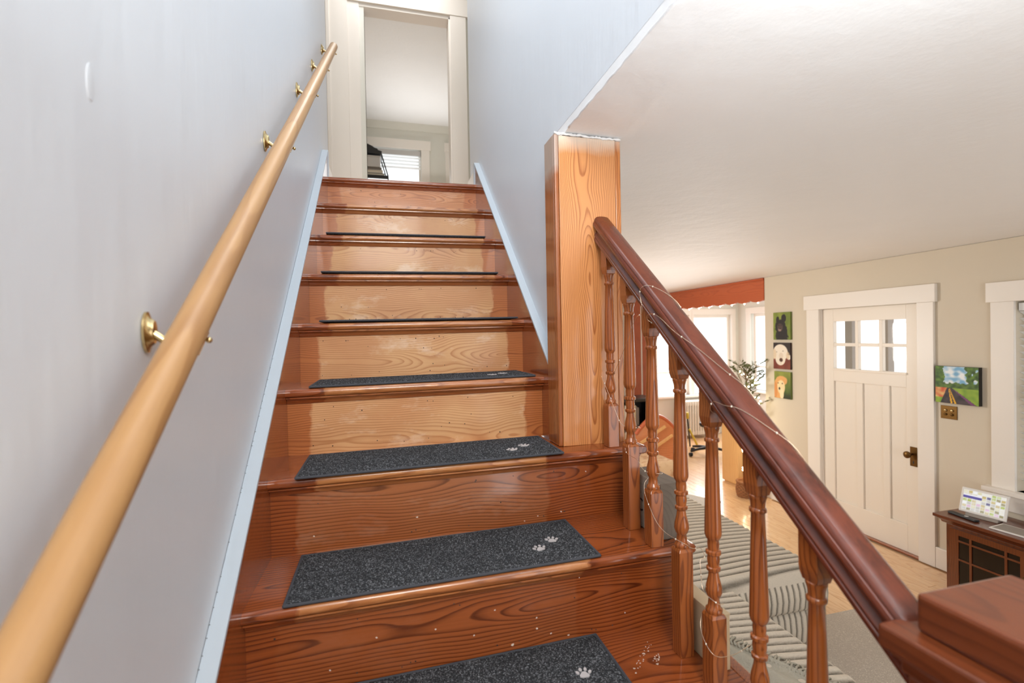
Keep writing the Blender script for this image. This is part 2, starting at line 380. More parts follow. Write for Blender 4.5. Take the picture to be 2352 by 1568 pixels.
def paint_grid(name, nu, nv, place, colf, mat, parent):
    """flat printed picture: a grid whose face-corner colours come from colf(u, v) with u right, v up"""
    vs = [place(i/nu, j/nv) for j in range(nv+1) for i in range(nu+1)]
    fs = [(j*(nu+1)+i, j*(nu+1)+i+1, (j+1)*(nu+1)+i+1, (j+1)*(nu+1)+i) for j in range(nv) for i in range(nu)]
    o = obj(name, MB().add(vs, fs), mat, parent)
    a = o.data.color_attributes.new('paint', 'FLOAT_COLOR', 'POINT')
    k = 0
    for j in range(nv+1):
        for i in range(nu+1):
            a.data[k].color = (*srgb(*colf(i/nu, j/nv)), 1); k += 1
    return o

nz = lambda y: ZO+y*RISE/RUN               # height of the nosing line at y
tread_top = lambda k: ZO+k*RISE+.028
nose_y = lambda k: k*RUN

# ================================================================== SETTING
# floor of the living room, one oak plank at a time where the photograph shows it
floor = struct('floor', MB().box(-.3, 6.4, -2.6, 6.1, -.12, -.013), m_floor)
pl = {}
px = 2.3; rows = 0
while px < 5.3:
    y = .55+random.random()*.9-1.2; first = True
    while y < 6.0:
        ln = random.choice((1.15, 1.5, 1.8, 2.1)); y1 = min(y+ln, 6.0)
        if y1 > .6 and y1-y > .1 and (px < 4.02 or y > 3.05 or y1 > 3.3):
            ya = y if px < 4.02 else max(y, 3.0)
            obj('plank', MB().box(px+.0007, px+.0753, ya+.0007, y1-.0007, -.013, random.uniform(-.0006, 0)), m_floor, floor, bevel=.0012)
        y = y1
    px += .076
struct('floor_2', MB().box(-1.3, 2.9, 1.66, 6.4, 2.42, 2.575), m_floor)   # landing and the room upstairs

ceil_z = lambda x: 2.332-.0137*(x-.819)
mb = MB()
xs = [.8196, 1.6, 2.6, 3.6, 4.22, 6.3]
vs = []
for x in xs:
    for y in (-2.6, .4, 6.1): vs.append((x, y, ceil_z(x)))
n = len(vs); vs += [(x, y, z+.05) for x, y, z in vs]
fs = []
for i in range(len(xs)-1):
    for j in range(2):
        a = i*3+j; fs += [(a, a+1, a+4, a+3), (n+a, n+a+3, n+a+4, n+a+1)]
e = [(i*3, i*3+3) for i in range(5)]+[(i*3+5, i*3+2) for i in range(5)]+[(1, 0), (2, 1), (15, 16), (16, 17)]
fs += [(a, b, b+n, a+n) for a, b in e]
struct('ceiling', mb.add(vs, fs), m_ceil)
rs_ = random.Random(12)
obj('plaster_edge', MB().tube([(.8215+rs_.uniform(-.0015, .0015), -1.2+i*.025, 2.334+rs_.uniform(-.001, .0015)) for i in range(60)], [.003+.0022*rs_.random() for i in range(60)], 6), m_ceil, bpy.data.objects['ceiling'], smooth=180)
struct('ceiling_2', MB().box(-1.3, 2.9, -2.6, 6.4, 4.93, 5.0), m_ceil)
struct('wall_front', MB().box(-.17, 4.23, -2.72, -2.6, 0, 4.93), m_rwall)
struct('wall_left', MB().box(-.17, -.027, -2.6, 1.95, -.013, 4.93), m_lwall)
# dent of filler proud of the plaster
mb = MB().sphere((-.027, -.401, 2.018), .02, 16, 10, (.055, .40, 1.1)); obj('plaster_blister', mb, m_lwall, bpy.data.objects['wall_left'], smooth=180)
# wall between stair and living room: carries the post at its end and rises above the ceiling edge
mb = MB().box(.819, .985,   .402, 1.95, 0, 2.36).box(.819, .985, -2.6, 1.95, 2.36, 4.93)
struct('wall_inner', mb, m_lwall)
struct('wall_landing_left', MB().box(-1.3, -1.2, 1.95, 3.0, 2.575, 4.93).box(-1.2, -.17, 1.85, 1.95, 2.575, 4.93), m_upwall)
struct('wall_landing_right', MB().box(1.7, 1.8, 1.95, 3.0, 2.575, 4.93).box(.985, 1.7, 1.85, 1.95, 2.36, 4.93), m_upwall)
# landing wall with the doorway
DY = 3.0
struct('wall_landing_back', MB().box(-1.3, .155, DY, DY+.12, 2.575, 4.93).box(.851, 2.9, DY, DY+.12, 2.575, 4.93).box(.155, .851, DY, DY+.12, 4.43, 4.93), m_upwall)
t = sempty('trim_1', 'white door casing at the top of the stairs')
boxo('side_casing', (-.117, .03, DY-.022, DY, 2.575, 4.43), m_trim, t)
boxo('back_band', (-.135, -.108, DY-.034, DY, 2.575, 4.43), m_trim, t)
boxo('inner_casing', (.03, .118, DY-.014, DY+.12, 2.575, 4.43), m_trim, t)
boxo('door_stop', (.118, .155, DY+.035, DY+.12, 2.575, 4.42), m_trim, t)
boxo('side_casing', (.851, .985, DY-.022, DY, 2.575, 4.43), m_trim, t)
boxo('jamb', (.838, .853, DY-.006, DY+.12, 2.575, 4.42), m_trim, t)
boxo('head_casing', (-.14, 1.0, DY-.028, DY, 4.43, 4.57), m_trim, t)
boxo('head_jamb', (.118, .853, DY-.006, DY+.12, 4.405, 4.43), m_trim, t)
# the room upstairs
RY = 6.3
struct('wall_upper_back', MB().box(-1.3, 0, RY, RY+.1, 2.575, 4.93).box(.83, 1.32, RY, RY+.1, 2.575, 4.93).box(2.1, 2.9, RY, RY+.1, 2.575, 4.93)
       .box(0, .83, RY, RY+.1, 4.56, 4.93).box(1.32, 2.1, RY, RY+.1, 4.56, 4.93).box(0, .83, RY, RY+.1, 2.575, 3.3).box(1.32, 2.1, RY, RY+.1, 2.575, 3.3), m_upwall)
struct('wall_upper_left', MB().box(-1.3, -1.2, 3.12, RY, 2.575, 4.93), m_upwall)
struct('wall_upper_right', MB().box(2.8, 2.9, 3.12, RY, 2.575, 4.93), m_upwall)
struct('trim_2', MB().prism([(RY, 4.84), (RY-.02, 4.84), (RY-.03, 4.87), (RY-.06, 4.90), (RY-.07, 4.93), (RY, 4.93)], 0, -1.2, 2.8), m_upwall, smooth=30)
def upper_window(nm, x0, x1, blinds):
    w = sempty(nm, None)
    boxo('head_casing', (x0-.14, x1+.145, RY-.03, RY, 4.56, 4.695), m_trim, w)
    boxo('side_casing', (x1, x1+.125, RY-.022, RY, 3.3, 4.56), m_trim, w); boxo('side_casing', (x0-.125, x0, RY-.022, RY, 3.3, 4.56), m_trim, w)
    boxo('sill', (x0-.15, x1+.15, RY-.06, RY, 3.26, 3.3), m_trim, w)
    boxo('sash_frame', (x0, x0+.035, RY+.05, RY+.085, 3.3, 4.56), m_trim, w); boxo('sash_frame', (x1-.035, x1, RY+.05, RY+.085, 3.3, 4.56), m_trim, w)
    boxo('pane', (x0+.035, x1-.035, RY+.064, RY+.07, 3.3, 4.56), m_glass, w, bevel=0)
    if blinds:
        boxo('blind_head_rail', (x0+.01, x1-.01, RY+.0, RY+.045, 4.47, 4.545), m_lightgrey, w)
        for k in range(4):
            z = 4.44-k*.05
            obj('blind_slat', MB().box(x0+.012, x1-.012, -.022, .022, -.001, .001).xf(Tm(0, RY+.024, z) @ Rm(-.5, 'X')), m_blind, w)
upper_window('window_3', 0, .83, True); upper_window('window_4', 1.32, 2.1, False)

# ---- right wall of the living room with the entry door, window and the opening to the bay
X = 4.10
D0, D1, DZ = 1.617, 2.446, 1.915
WY0, WY1, WZ0, WZ1 = .12, 1.05, .69, 1.885
mb = MB()
for y0, y1, z0, z1 in ((-2.6, WY0, 0, 2.33), (WY0, WY1, 0, WZ0), (WY0, WY1, WZ1, 2.33), (WY1, D0, 0, 2.33), (D0, D1, DZ, 2.33), (D1, 3.105, 0, 2.33)):
    mb.box(X, X+.13, y0, y1, z0, min(z1, 2.285))
struct('wall_right', mb, m_rwall)
# jamb panel at the far end of the opening, bay walls
struct('wall_back', MB().box(.985, 4.56, 6.0, 6.12, 0, 2.3).box(5.22, 5.30, 6.0, 6.12, .68, 2.03).box(6.05, 6.3, 6.0, 6.12, 0, 2.27).box(4.56, 6.05, 6.0, 6.12, 2.03, 2.28).box(4.56, 6.05, 6.0, 6.12, 0, .68), m_upwall)
struct('wall_bay_right', MB().box(6.2, 6.3, 5.73, 6.0, 0, 2.27).box(6.2, 6.3, 5.2, 5.73, 0, .76).box(6.2, 6.3, 5.2, 5.73, 2.03, 2.27), m_upwall)
struct('wall_bay_front', MB().prism([(4.23, 3.0), (4.23, 3.10), (6.2, 5.2), (6.3, 5.2), (6.3, 5.08)], 2, 0, 2.27), m_upwall)
struct('wall_back_left', MB().box(.86, .985, 1.95, 6.12, 0, 2.33), m_rwall)
def bay_window(nm, pts, ax, ca, cb_):
    w = sempty(nm)
    a0, a1, z0, z1, p = pts
    def bx(name, u0, u1, d0, d1, za, zb, mat, bev=.002):
        b = (u0, u1, p+d0, p+d1, za, zb) if ax == 'x' else (p+d0, p+d1, u0, u1, za, zb)
        return boxo(name, b, mat, w, bevel=bev)
    bx('casing', a0-ca, a0, -.02, .0, z0, z1, m_trim); bx('casing', a1, a1+cb_, -.02, .0, z0, z1, m_trim)
    bx('head_casing', a0-ca, a1+cb_, -.025, 0, z1, z1+.1, m_trim)
    bx('sill', a0-ca, a1+cb_, -.07, .05, z0-.035, z0, m_trim)
    bx('stile', a0, a0+.04, .05, .08, z0, z1, m_trim); bx('stile', a1-.04, a1, .05, .08, z0, z1, m_trim)
    bx('meeting_rail', a0+.04, a1-.04, .05, .085, z0+.37, z0+.4, m_trim)
    bx('top_rail', a0+.04, a1-.04, .05, .08, z1-.05, z1, m_trim)
    bx('pane', a0+.04, a1-.04, .064, .069, z0, z1, m_glass, 0)
bay_window('window_1', (4.60, 5.22, .68, 2.03, 6.0), 'x', .1, .039)
bay_window('window_5', (5.30, 6.05, .68, 2.03, 6.0), 'x', .039, .08)
bay_window('window_6', (5.22, 5.7, .76, 2.03, 6.2), 'y', .02, .1)

jb = struct('trim_3', MB().box(X, X+.13, 5.42, 5.60, 0, 2.285).box(X, X+.13, 5.63, 5.99, 0, 2.285), m_val, bevel=.004)
boxo('cream_strip', (X-.004, X+.06, 5.60, 5.63, 0, 2.285), m_trim, jb)

# white porch seen through the door panes
struct('floor_3', MB().box(4.23, 6.2, -.5, 2.95, -.12, -.02), m_lightgrey)
pr = sempty('trim_4')
for y, w_ in ((2.56, .09), (2.98, .07), (3.40, .09)): boxo('porch_column', (5.6, 5.69, y, y+w_, 0, 2.6), m_grey, pr)
boxo('porch_rail', (5.42, 5.48, -.5, 2.9, .7, .76), m_trim, pr)

# ---- entry door
d = sempty('door_1', 'white craftsman entry door with six small panes')
dx0, dx1 = X+.02, X+.06
boxo('hinge_stile', (dx0, dx1, 2.335, D1-.004, .012, DZ-.004), m_door, d)
boxo('lock_stile', (dx0, dx1, D0+.004, 1.722, .012, DZ-.004), m_door, d)
boxo('top_rail', (dx0, dx1, 1.722, 2.335, 1.80, DZ-.004), m_door, d)
boxo('middle_rail', (dx0, dx1, 1.722, 2.335, 1.275, 1.388), m_door, d)
boxo('bottom_rail', (dx0, dx1, 1.722, 2.335, .012, .222), m_door, d)
for y in (1.884, 2.104): boxo('mullion', (dx0, dx1, y-.020-.012, y+.020-.012+.012, .222, 1.275), m_door, d)
for a, b in ((1.722, 1.852), (1.904, 2.072), (2.124, 2.335)): boxo('panel', (dx0+.014, dx1-.008, a, b, .222, 1.275), m_door, d)
for y in (1.919, 2.121): boxo('muntin', (dx0+.004, dx1-.004, y-.014, y+.014, 1.388, 1.80), m_door, d)
for a, b in ((1.722, 1.905), (1.933, 2.107), (2.135, 2.335)):
    boxo('muntin', (dx0+.004, dx1-.004, a, b, 1.583, 1.611), m_door, d)
    for z0, z1 in ((1.388, 1.583), (1.611, 1.80)): boxo('pane', (dx0+.018, dx0+.022, a, b, z0, z1), m_glass, d, bevel=0)
boxo('shelf_moulding', (dx0-.012, dx0, 1.715, 2.342, 1.372, 1.388), m_door, d)
for z in (1.62, 1.0, .3):
    hg = boxo('hinge', (X+.006, dx0+.001, 2.438, 2.452, z-.05, z+.05), m_trim, d)
pt_ = boxo('lock_plate', (dx0-.004, dx0, 1.648, 1.698, .684, .831), m_bronze, d, bevel=.0015, label='tall bronze lock plate')
obj('door_knob', MB().lathe([(.006, 0), (.009, -.006), (.008, -.03), (.018, -.036), (.026, -.046), (.026, -.056), (.016, -.064), (.002, -.066)], (dx0-.004, 1.682, .775), 18, 0), m_bronze, pt_, smooth=50)
obj('keyhole', MB().box(dx0-.0052, dx0-.0038, 1.669, 1.677, .705, .725), m_dark, pt_)
boxo('threshold', (X-.012, X+.13, D0, D1, -.0, .011), m_threshold, d)
t = sempty('trim_5', 'white entry door casing')
boxo('side_casing', (X-.022, X, 1.505, D0, 0, DZ), m_trim, t); boxo('side_casing', (X-.022, X, D1, 2.575, 0, DZ), m_trim, t)
boxo('head_casing', (X-.028, X, 1.49, 2.6, DZ, 2.045), m_trim, t)
boxo('jamb', (X, X+.13, D0-.001, D0+.003, .011, DZ), m_trim, t); boxo('jamb', (X, X+.13, D1-.003, D1+.001, .011, DZ), m_trim, t)
struct('baseboard_right', MB().box(X-.02, X, -2.6, 1.505, 0, .15).box(X-.02, X, 2.575, 3.105, 0, .15), m_trim, bevel=.004)
# ---- living-room window with blinds
w = sempty('window_2', 'white cased window above the dark cabinet')
boxo('side_casing', (X-.022, X, WY1, 1.17, WZ0, WZ1), m_trim, w); boxo('side_casing', (X-.022, X, WY0-.12, WY0, WZ0, WZ1), m_trim, w)
boxo('head_casing', (X-.028, X, WY0-.14, 1.192, WZ1, 2.012), m_trim, w)
boxo('stool', (X-.06, X+.05, WY0-.14, 1.205, WZ0-.028, WZ0), m_trim, w)
boxo('apron', (X-.02, X, WY0-.12, 1.165, WZ0-.135, WZ0-.028), m_trim, w)
boxo('sash_stile', (X+.07, X+.105, WY1-.05, WY1, WZ0, WZ1), m_trim, w); boxo('meeting_rail', (X+.07, X+.11, WY0, WY1-.05, 1.27, 1.31), m_trim, w)
boxo('pane', (X+.086, X+.091, WY0, WY1-.05, WZ0, WZ1), m_glass, w, bevel=0)
boxo('blind_head_rail', (X+.01, X+.06, WY0+.01, WY1-.006, WZ1-.06, WZ1-.012), m_blind, w)
k = 0; z = WZ1-.075
sl = None
while z > WZ0+.03:
    if sl is None: sl = obj('blind_slat', MB().box(-.024, .024, WY0+.012, WY1-.008, -.0012, .0012), m_blind, w); sl.location = (X+.036, 0, z); sl.rotation_euler = (0, .42, 0)
    else:
        s2 = sl.copy(); COL.objects.link(s2); s2.location = (X+.036, 0, z)
    z -= .042

# ================================================================== STAIRCASE
st = thing('staircase', 'varnished pine staircase with worn risers rising to the upstairs doorway', 'staircase', (.4, -.7, 0))
XR = 1.005
def tread_prof(y0, y1, zt, t=.025, seg=8):
    r = t/2; pts = [(y0+r-r*math.sin(a)*1.0, zt-r+r*math.cos(a)) for a in [PI*i/seg for i in range(seg+1)]]
    return pts+[(y1, zt-t), (y1, zt)]
worn_amt = {2: .92, 3: .95, 4: 1., 5: 1., 6: .85, 7: .35, 1: .14, 0: .04, -1: 0, -2: 0}
tread_worn = {1: .75, 0: .6, 2: .5, 3: .55, 4: .5, 5: .6, 6: .6, -1: .1}
rnd = random.Random(3)
for k in range(-3, 8):
    y0, yb, zt = nose_y(k), nose_y(k+1)+.043, tread_top(k)
    xr = W if k >= 2 else XR
    mb = MB()
    if k == 1:
        mb.prism(tread_prof(y0, .304, zt), 0, 0, XR).prism([(.304, zt-.025), (yb, zt-.025), (yb, zt), (.304, zt)], 0, 0, .785)
        mb.box(.785, .985, .304, .40, zt-.025, zt)
    elif k == 7: mb.prism(tread_prof(y0, 1.66, zt+.0), 0, 0, W)
    else: mb.prism(tread_prof(y0, yb, zt), 0, 0, xr)
    o = obj('tread', mb.tilt(), m_tread, st, smooth=35)
    o.color = (tread_worn.get(k, 0), rnd.uniform(0, .03), 0, 1)
    if k <= 1:
        ye = nose_y(k+1)+.02 if k < 1 else .304
        xe = XR+.036; r = .0125
        poly = [(XR, zt-.025)]+[(xe-r+r*math.sin(a), zt-r-r*math.cos(a)) for a in [PI*i/8 for i in range(9)]]+[(XR, zt)]
        obj('return_nosing', MB().prism(poly, 1, y0+.004, ye).tilt(), m_tread, st, smooth=35, bevel=.004).color = (0, 0, 0, 1)
        obj('return_cove', MB().prism([(XR-.01, zt-.043), (XR+.004, zt-.043), (XR+.012, zt-.036), (XR+.018, zt-.025), (XR-.01, zt-.025)], 1, y0+.012, ye-.01).tilt(), m_tread, st, smooth=40).color = (0, 0, 0, 1)
    # cove moulding and flat fillet under the nosing
    z = zt-.025; yr = y0+.028
    cov = [(yr, z), (y0+.007, z), (y0+.007, z-.004)]+[(y0+.009+.012*math.sin(a), z-.016+.012*math.cos(a)) for a in [PI/2*i/4 for i in range(5)]]+[(yr-.004, z-.02), (yr, z-.02)]
    cr = XR if k <= 1 else xr
    obj('cove_moulding', MB().prism(cov, 0, 0.0005, cr-.0005).tilt(), m_tread, st, smooth=40).color = (tread_worn.get(k, 0)*.6, .02, 0, 1)
    # riser below this tread
    if k > -3:
        zb = tread_top(k-1)
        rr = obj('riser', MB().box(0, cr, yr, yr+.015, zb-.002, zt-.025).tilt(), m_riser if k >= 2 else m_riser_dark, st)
        rr.color = (worn_amt.get(k, 0), rnd.uniform(0, .03), 0, 1)
        mbn = MB()
        for j in range(rnd.randint(13, 20)):
            x = rnd.uniform(.05, cr-.06); q = rnd.random()
            zz = zb+.014+rnd.random()*.012 if q < .35 else (zt-.055-rnd.random()*.008 if q < .75 else rnd.uniform(zb+.03, zt-.06))
            mbn.lathe([(.0001, .0004), (rnd.uniform(.0011, .0021), .0002), (.002, .002)], (x, yr-.0006, zz), 8, 1)
        obj('nail_head', mbn.tilt(), m_nail, rr, kind='stuff')
# wall stringers: wood below, painted cap above
for side in (0, 1):
    x0, x1 = (-.027, 0) if side == 0 else (W, W+.026)
    h = .132 if side == 0 else .115
    ya = -1.35 if side == 0 else .40
    yt = 1.66
    zt_ = lambda y, e=0: nz(y)+h+e+(TILT*W if side else 0)
    obj('stringer', MB().prism([(ya, zt_(ya)), (yt, zt_(yt)), (yt, 2.3), (ya, zt_(ya)-.55)], 0, x0, x1), m_string, st, bevel=.0012)
    xa, xb = (x0+.001, x1+.004) if side == 0 else (x0-.004, x1-.001)
    cap = struct('trim_%d' % (6+side), MB().prism([(ya, zt_(ya)+.0005), (yt, zt_(yt)+.0005), (yt, zt_(yt)+.010), (ya, zt_(ya)+.010)], 0, xa, xb).box(xa, xb, yt+.0005, yt+.03, 2.585, zt_(yt)+.010), m_skirt)
    bb = struct('baseboard_%s' % ('left', 'landing')[side], MB().box(*((-.027, -.008) if side == 0 else (W+.006, W+.026)), yt+.05, 1.95, 2.576, 2.70), m_trim, bevel=.003)
# closed side under the open treads
mb = MB()
for k in range(-3, 2):
    ye = nose_y(k+1)+.03 if k < 1 else .395
    mb.box(XR-.022, XR-.004, nose_y(k)+.0455, ye+.0155, 0, tread_top(k)-.0265)
obj('side_panel', mb.tilt(), m_tread, st).color = (0, 0, 0, 1)

# flecks of white paint and plaster stuck to the lower risers and treads, chips along the painted cap
rf = random.Random(21)
def fleck(mb, c, r, ax):
    k = 7; pts = [(r*rf.uniform(.5, 1.2)*math.cos(2*PI*i/k)*rf.choice((1, 1, 1.6)), r*rf.uniform(.5, 1.2)*math.sin(2*PI*i/k)) for i in range(k)]
    o = len(mb.v); mb.prism(pts, ax, -.0004, .0004)
    for i in range(o, len(mb.v)): mb.v[i] = tuple(a+b for a, b in zip(mb.v[i], c))
mb = MB()
for x, z in ((.383, 1.069), (.62, 1.055), (.655, 1.012), (.73, 1.135), (.85, 1.03), (.62, 1.03), (.56, 1.002), (.256, 1.073), (.47, 1.04), (.52, 1.09), (.70, 1.0), (.16, 1.02)): fleck(mb, (x, .0275, z), rf.uniform(.0014, .0034), 1)
for x, z in ((.10, 1.22), (.7, 1.205), (.66, 1.195), (.77, 1.21), (.36, 1.24), (.85, 1.32)): fleck(mb, (x, nose_y(1)+.0275, z), rf.uniform(.0012, .0026), 1)
for i in range(40):
    t = i/40; x, y = (.80+.14*t+rf.uniform(-.004, .004), -.11+.13*t+rf.uniform(-.006, .006)) if i < 24 else (.82+.10*t*.6, -.13+.10*t*.5+rf.uniform(-.01, .01))
    fleck(mb, (x, y, tread_top(-1)+TILT*x+.0005), rf.uniform(.0006, .0018), 2)
obj('paint_fleck', mb, plain('paint_fleck', srgb(214, 196, 176), .7), st, kind='stuff')
mb = MB()
for i in range(34):
    y = -.14+i*.019+rf.uniform(-.006, .006); z = nz(y)+.132+.0103; l = rf.uniform(.0015, .006)
    if rf.random() < .6: mb.box(-.0265, -.0265+rf.uniform(.0015, .003), y, y+l, z, z+.0006)
obj('paint_chip', mb, m_nail, bpy.data.objects['trim_6'], kind='stuff')

# ---- stair mats
def make_mat():
    t = thing('stair_mat', '', 'mat', (0, 0, 0), 'charcoal carpet stair mats')
    Lx, Ly, res = .70, .232, .0026
    nx, ny = int(Lx/res), int(Ly/res)
    vs = []; rr = random.Random(5)
    for j in range(ny+1):
        for i in range(nx+1):
            x, y = i*Lx/nx, j*Ly/ny
            ed = min(x, Lx-x, y, Ly-y)
            h = .0062*min(1, .35+ed/.008)+rr.uniform(-.0013, .0015)*(1 if ed > .003 else .3)
            vs.append((x+rr.uniform(-.0006, .0006), y+rr.uniform(-.0006, .0006), h))
    fs = [(j*(nx+1)+i, j*(nx+1)+i+1, (j+1)*(nx+1)+i+1, (j+1)*(nx+1)+i) for j in range(ny) for i in range(nx)]
    obj('pile', MB().add(vs, fs).box(.001, Lx-.001, .001, Ly-.001, .0002, .001), m_pile, t, smooth=180)
    b = MB()
    for p, q in (((0, 0), (Lx, 0)), ((Lx, 0), (Lx, Ly)), ((Lx, Ly), (0, Ly)), ((0, Ly), (0, 0))):
        b.tube([(p[0]+(q[0]-p[0])*i/24, p[1]+(q[1]-p[1])*i/24, .0034) for i in range(25)], .0034, 8)
    obj('binding', b, m_bind, t, smooth=60)
    for cx, cy_, rot in ((.572, .075, .15), (.617, .112, -.15)):
        m = MB(); z = .0072
        def blob(x, y, a, b_, r):
            k = 14; pts = [(x+a*math.cos(2*PI*i/k)*math.cos(r)-b_*math.sin(2*PI*i/k)*math.sin(r), y+a*math.cos(2*PI*i/k)*math.sin(r)+b_*math.sin(2*PI*i/k)*math.cos(r)) for i in range(k)]
            m.prism(pts, 2, z-.001, z+.0012)
        kk = 18; pad = []
        for i in range(kk):
            a = 2*PI*i/kk; r = .0088*(1+.16*math.cos(3*(a-PI/2)))
            pad.append((r*math.cos(a)*1.15, r*math.sin(a)*.95-.004))
        m.prism(pad, 2, z-.001, z+.0012)
        for x, y, r in ((-.0135, .004, .5), (-.0055, .0125, .15), (.0055, .0125, -.15), (.0135, .004, -.5)): blob(x, y, .0034, .0052, r)
        m.xf(Tm(cx, cy_, 0) @ Rm(rot, 'Z'))
        obj('paw_print', m, m_paw, t, smooth=40, label='silver paw print')
    return t
mat0 = make_mat()
ords = {-1: 'charcoal stair mat cut off by the bottom edge of the photo, lowest one', 0: 'charcoal stair mat with two bright paw prints on the second lowest visible tread',
        1: 'charcoal stair mat with paw prints at the foot of the wooden post', 2: 'charcoal stair mat on the tread just above the post foot, seen nearly edge on',
        3: 'thin dark edge of the stair mat third from the top', 4: 'thin dark edge of the stair mat second from the top', 5: 'thin dark edge of the topmost stair mat'}
offs = {-1: (.078, .01, .01), 0: (.084, -.006, .012), 1: (.073, .192-RUN, .006), 2: (.072, .35-RUN*2+.02, .05), 3: (.075, .015, .0), 4: (.055, .015, 0), 5: (.05, .015, 0)}
for k in range(-1, 6):
    ox, oy, rz = offs[k]
    if k == 2: oy = -.0; rz = .01
    if k == 1: oy = -.02
    loc = (ox-.006, nose_y(k)+oy+(.008 if k < 3 else -.010), tread_top(k)+TILT*ox+.0006+(.003 if k > 2 else 0)); rot = (0, -TILT, rz)
    if k == -1: mat0.location = loc; mat0.rotation_euler = rot; mat0['label'] = ords[k]
    else: dup(mat0, loc, rot, ords[k])

# ---- wooden post at the end of the stair wall
p = thing('wooden_post', 'tall square pine post from the stair tread to the ceiling', 'post', (.9, .35, tread_top(1)+.01))
zb, ztp = tread_top(1)+.0085, 2.322
boxo('front_board', (.800, .985, .306, .322, zb, ztp), m_post, p, bevel=.0015)
boxo('edge_strip', (.9855, 1.003, .306, .40, zb, ztp-.002), m_post_edge, p, bevel=.002)
boxo('side_board', (.786, .8185, .3215, .402, zb, ztp+.008), m_post_side, p, bevel=.004)
boxo('corner_bead', (.786, .7995, .306, .321, zb, ztp+.008), m_post_side, p, bevel=.004)
rp = random.Random(2)
obj('plaster_seam', MB().tube([(.786+.217*i/40, .3045, ztp+.005-.004*i/40+rp.uniform(-.0015, .0015)) for i in range(41)], [.002+rp.random()*.0026 for i in range(41)], 6), m_ceil, p, smooth=180, label='crumbly white plaster seam along the top')

# ---- balustrade: sloped rail, balusters, newel
bl = thing('stair_railing', 'reddish varnished stair railing with turned balusters and a box newel', 'railing', (.95, -.2, 1.0))
SL = .81; RX = .9375
def rail_z(y): return 2.003+SL*(y-.3)
cs = 1/math.sqrt(1+SL*SL)
half = [(.0, .0), (.022, .0), (.0262, .002), (.0272, .006), (.0262, .0095), (.0242, .0108), (.0242, .0118), (.0262, .0132), (.0268, .016), (.0255, .0185), (.0205, .022), (.0192, .026), (.0205, .030), (.0265, .0335), (.0300, .038), (.0302, .043), (.0280, .0472), (.0252, .0482), (.0248, .0492), (.0258, .0505), (.0235, .0552), (.0175, .0590), (.008, .0602), (0, .0605)]
prof = half+[(-u, v) for u, v in half[-2:0:-1]]
def rail_piece(ya, yb, cap_round=0):
    def pt(u, v, y): return (RX+u, y, rail_z(y)+v/cs)
    vs = []; sect = [ya+(yb-ya)*i/14 for i in range(15)]
    for y in sect: vs += [pt(u, v, y) for u, v in prof]
    n = len(prof); fs = []
    for j in range(len(sect)-1):
        for i in range(n): fs.append((j*n+i, j*n+(i+1) % n, (j+1)*n+(i+1) % n, (j+1)*n+i))
    fs += [tuple(range(n)), tuple((len(sect)-1)*n+i for i in range(n))]
    return MB().add(vs, fs)
obj('top_rail', rail_piece(.305, -.74), m_rail, bl, smooth=38, label='dark moulded sloping top rail')
def baluster(i):
    y = .262-.118*i+(0, 0, .005, .004, .012, .005, .002)[i]; x = .936
    zt_ = 1.712+SL*(y-.028); zb_ = 1.322+.85*(y-.035)
    zb_ = zt_-.388
    k = {0: 1, 1: 0, 2: 0, 3: -1, 4: -1, 5: -2, 6: -2}[i]
    z0 = tread_top(k)+TILT*x+.0005
    root = obj('baluster', MB().add(*baluster_turning(x, y, zb_, zt_)), m_bal, bl, smooth=50)
    h = .0172
    # square blocks with shouldered ends
    def block(za, zb2, top_sh, bot_sh):
        r0 = .012
        rings = []
        if bot_sh: rings += [(za-.013, .72), (za-.0115, .80), (za-.002, .93), (za+.008, 1.)]
        else: rings += [(za, 1.)]
        if top_sh: rings += [(zb2-.004, 1.), (zb2+.002, .86), (zb2+.004, .66)]
        else: rings += [(zb2, 1.)]
        vs = []; fs = []
        for z, s in rings: vs += [(x+a*h*s, y+b*h*s, z) for a, b in ((-1, -1), (1, -1), (1, 1), (-1, 1))]
        for j in range(len(rings)-1):
            for q in range(4): fs.append((j*4+q, j*4+(q+1) % 4, j*4+4+(q+1) % 4, j*4+4+q))
        fs += [(3, 2, 1, 0), tuple(len(vs)-4+q for q in range(4))]
        return MB().add(vs, fs)
    obj('base_block', block(z0, zb_, True, False), m_bal, root, bevel=.0012)
    obj('top_block', block(zt_+.013, rail_z(y)+.016, False, True), m_bal, root, bevel=.0012)
def baluster_turning(x, y, zb_, zt_):
    Lh = zt_-zb_
    P = [(0, .014), (.015, .0165), (.03, .0165), (.04, .0125), (.06, .0115), (.085, .0105), (.095, .0135), (.12, .0165), (.15, .0155), (.20, .0108), (.225, .0098), (.235, .0140), (.25, .0140), (.255, .0108), (.29, .0125), (.315, .0115), (.322, .0152), (.338, .0152), (.344, .0108), (.375, .0118), (.395, .0112), (.402, .0130), (.41, .0150), (.425, .0166), (.44, .0168), (.60, .0152), (.80, .0130), (.915, .0118), (.922, .0148), (.936, .0148), (.942, .0122), (.965, .0128), (.985, .0148), (.99, .0156), (1.0, .0156), (1.005, .0130), (1.02, .012)]
    P = [(r, zb_+t*Lh) for t, r in P]
    m = MB().lathe([(r, z) for r, z in P], (x, y, 0), 22)
    return m.v, m.f
for i in range(7): baluster(i)
nw = obj('newel_post', MB().box(.916, 1.066, -.765, -.615, tread_top(-3)+.0105, 1.318), m_newel, bl, bevel=.004)
obj('neck_moulding', MB().box(.897, 1.083, -.785, -.598, 1.30, 1.318).box(.902, 1.078, -.78, -.603, 1.27, 1.30), m_newel, nw, bevel=.004)
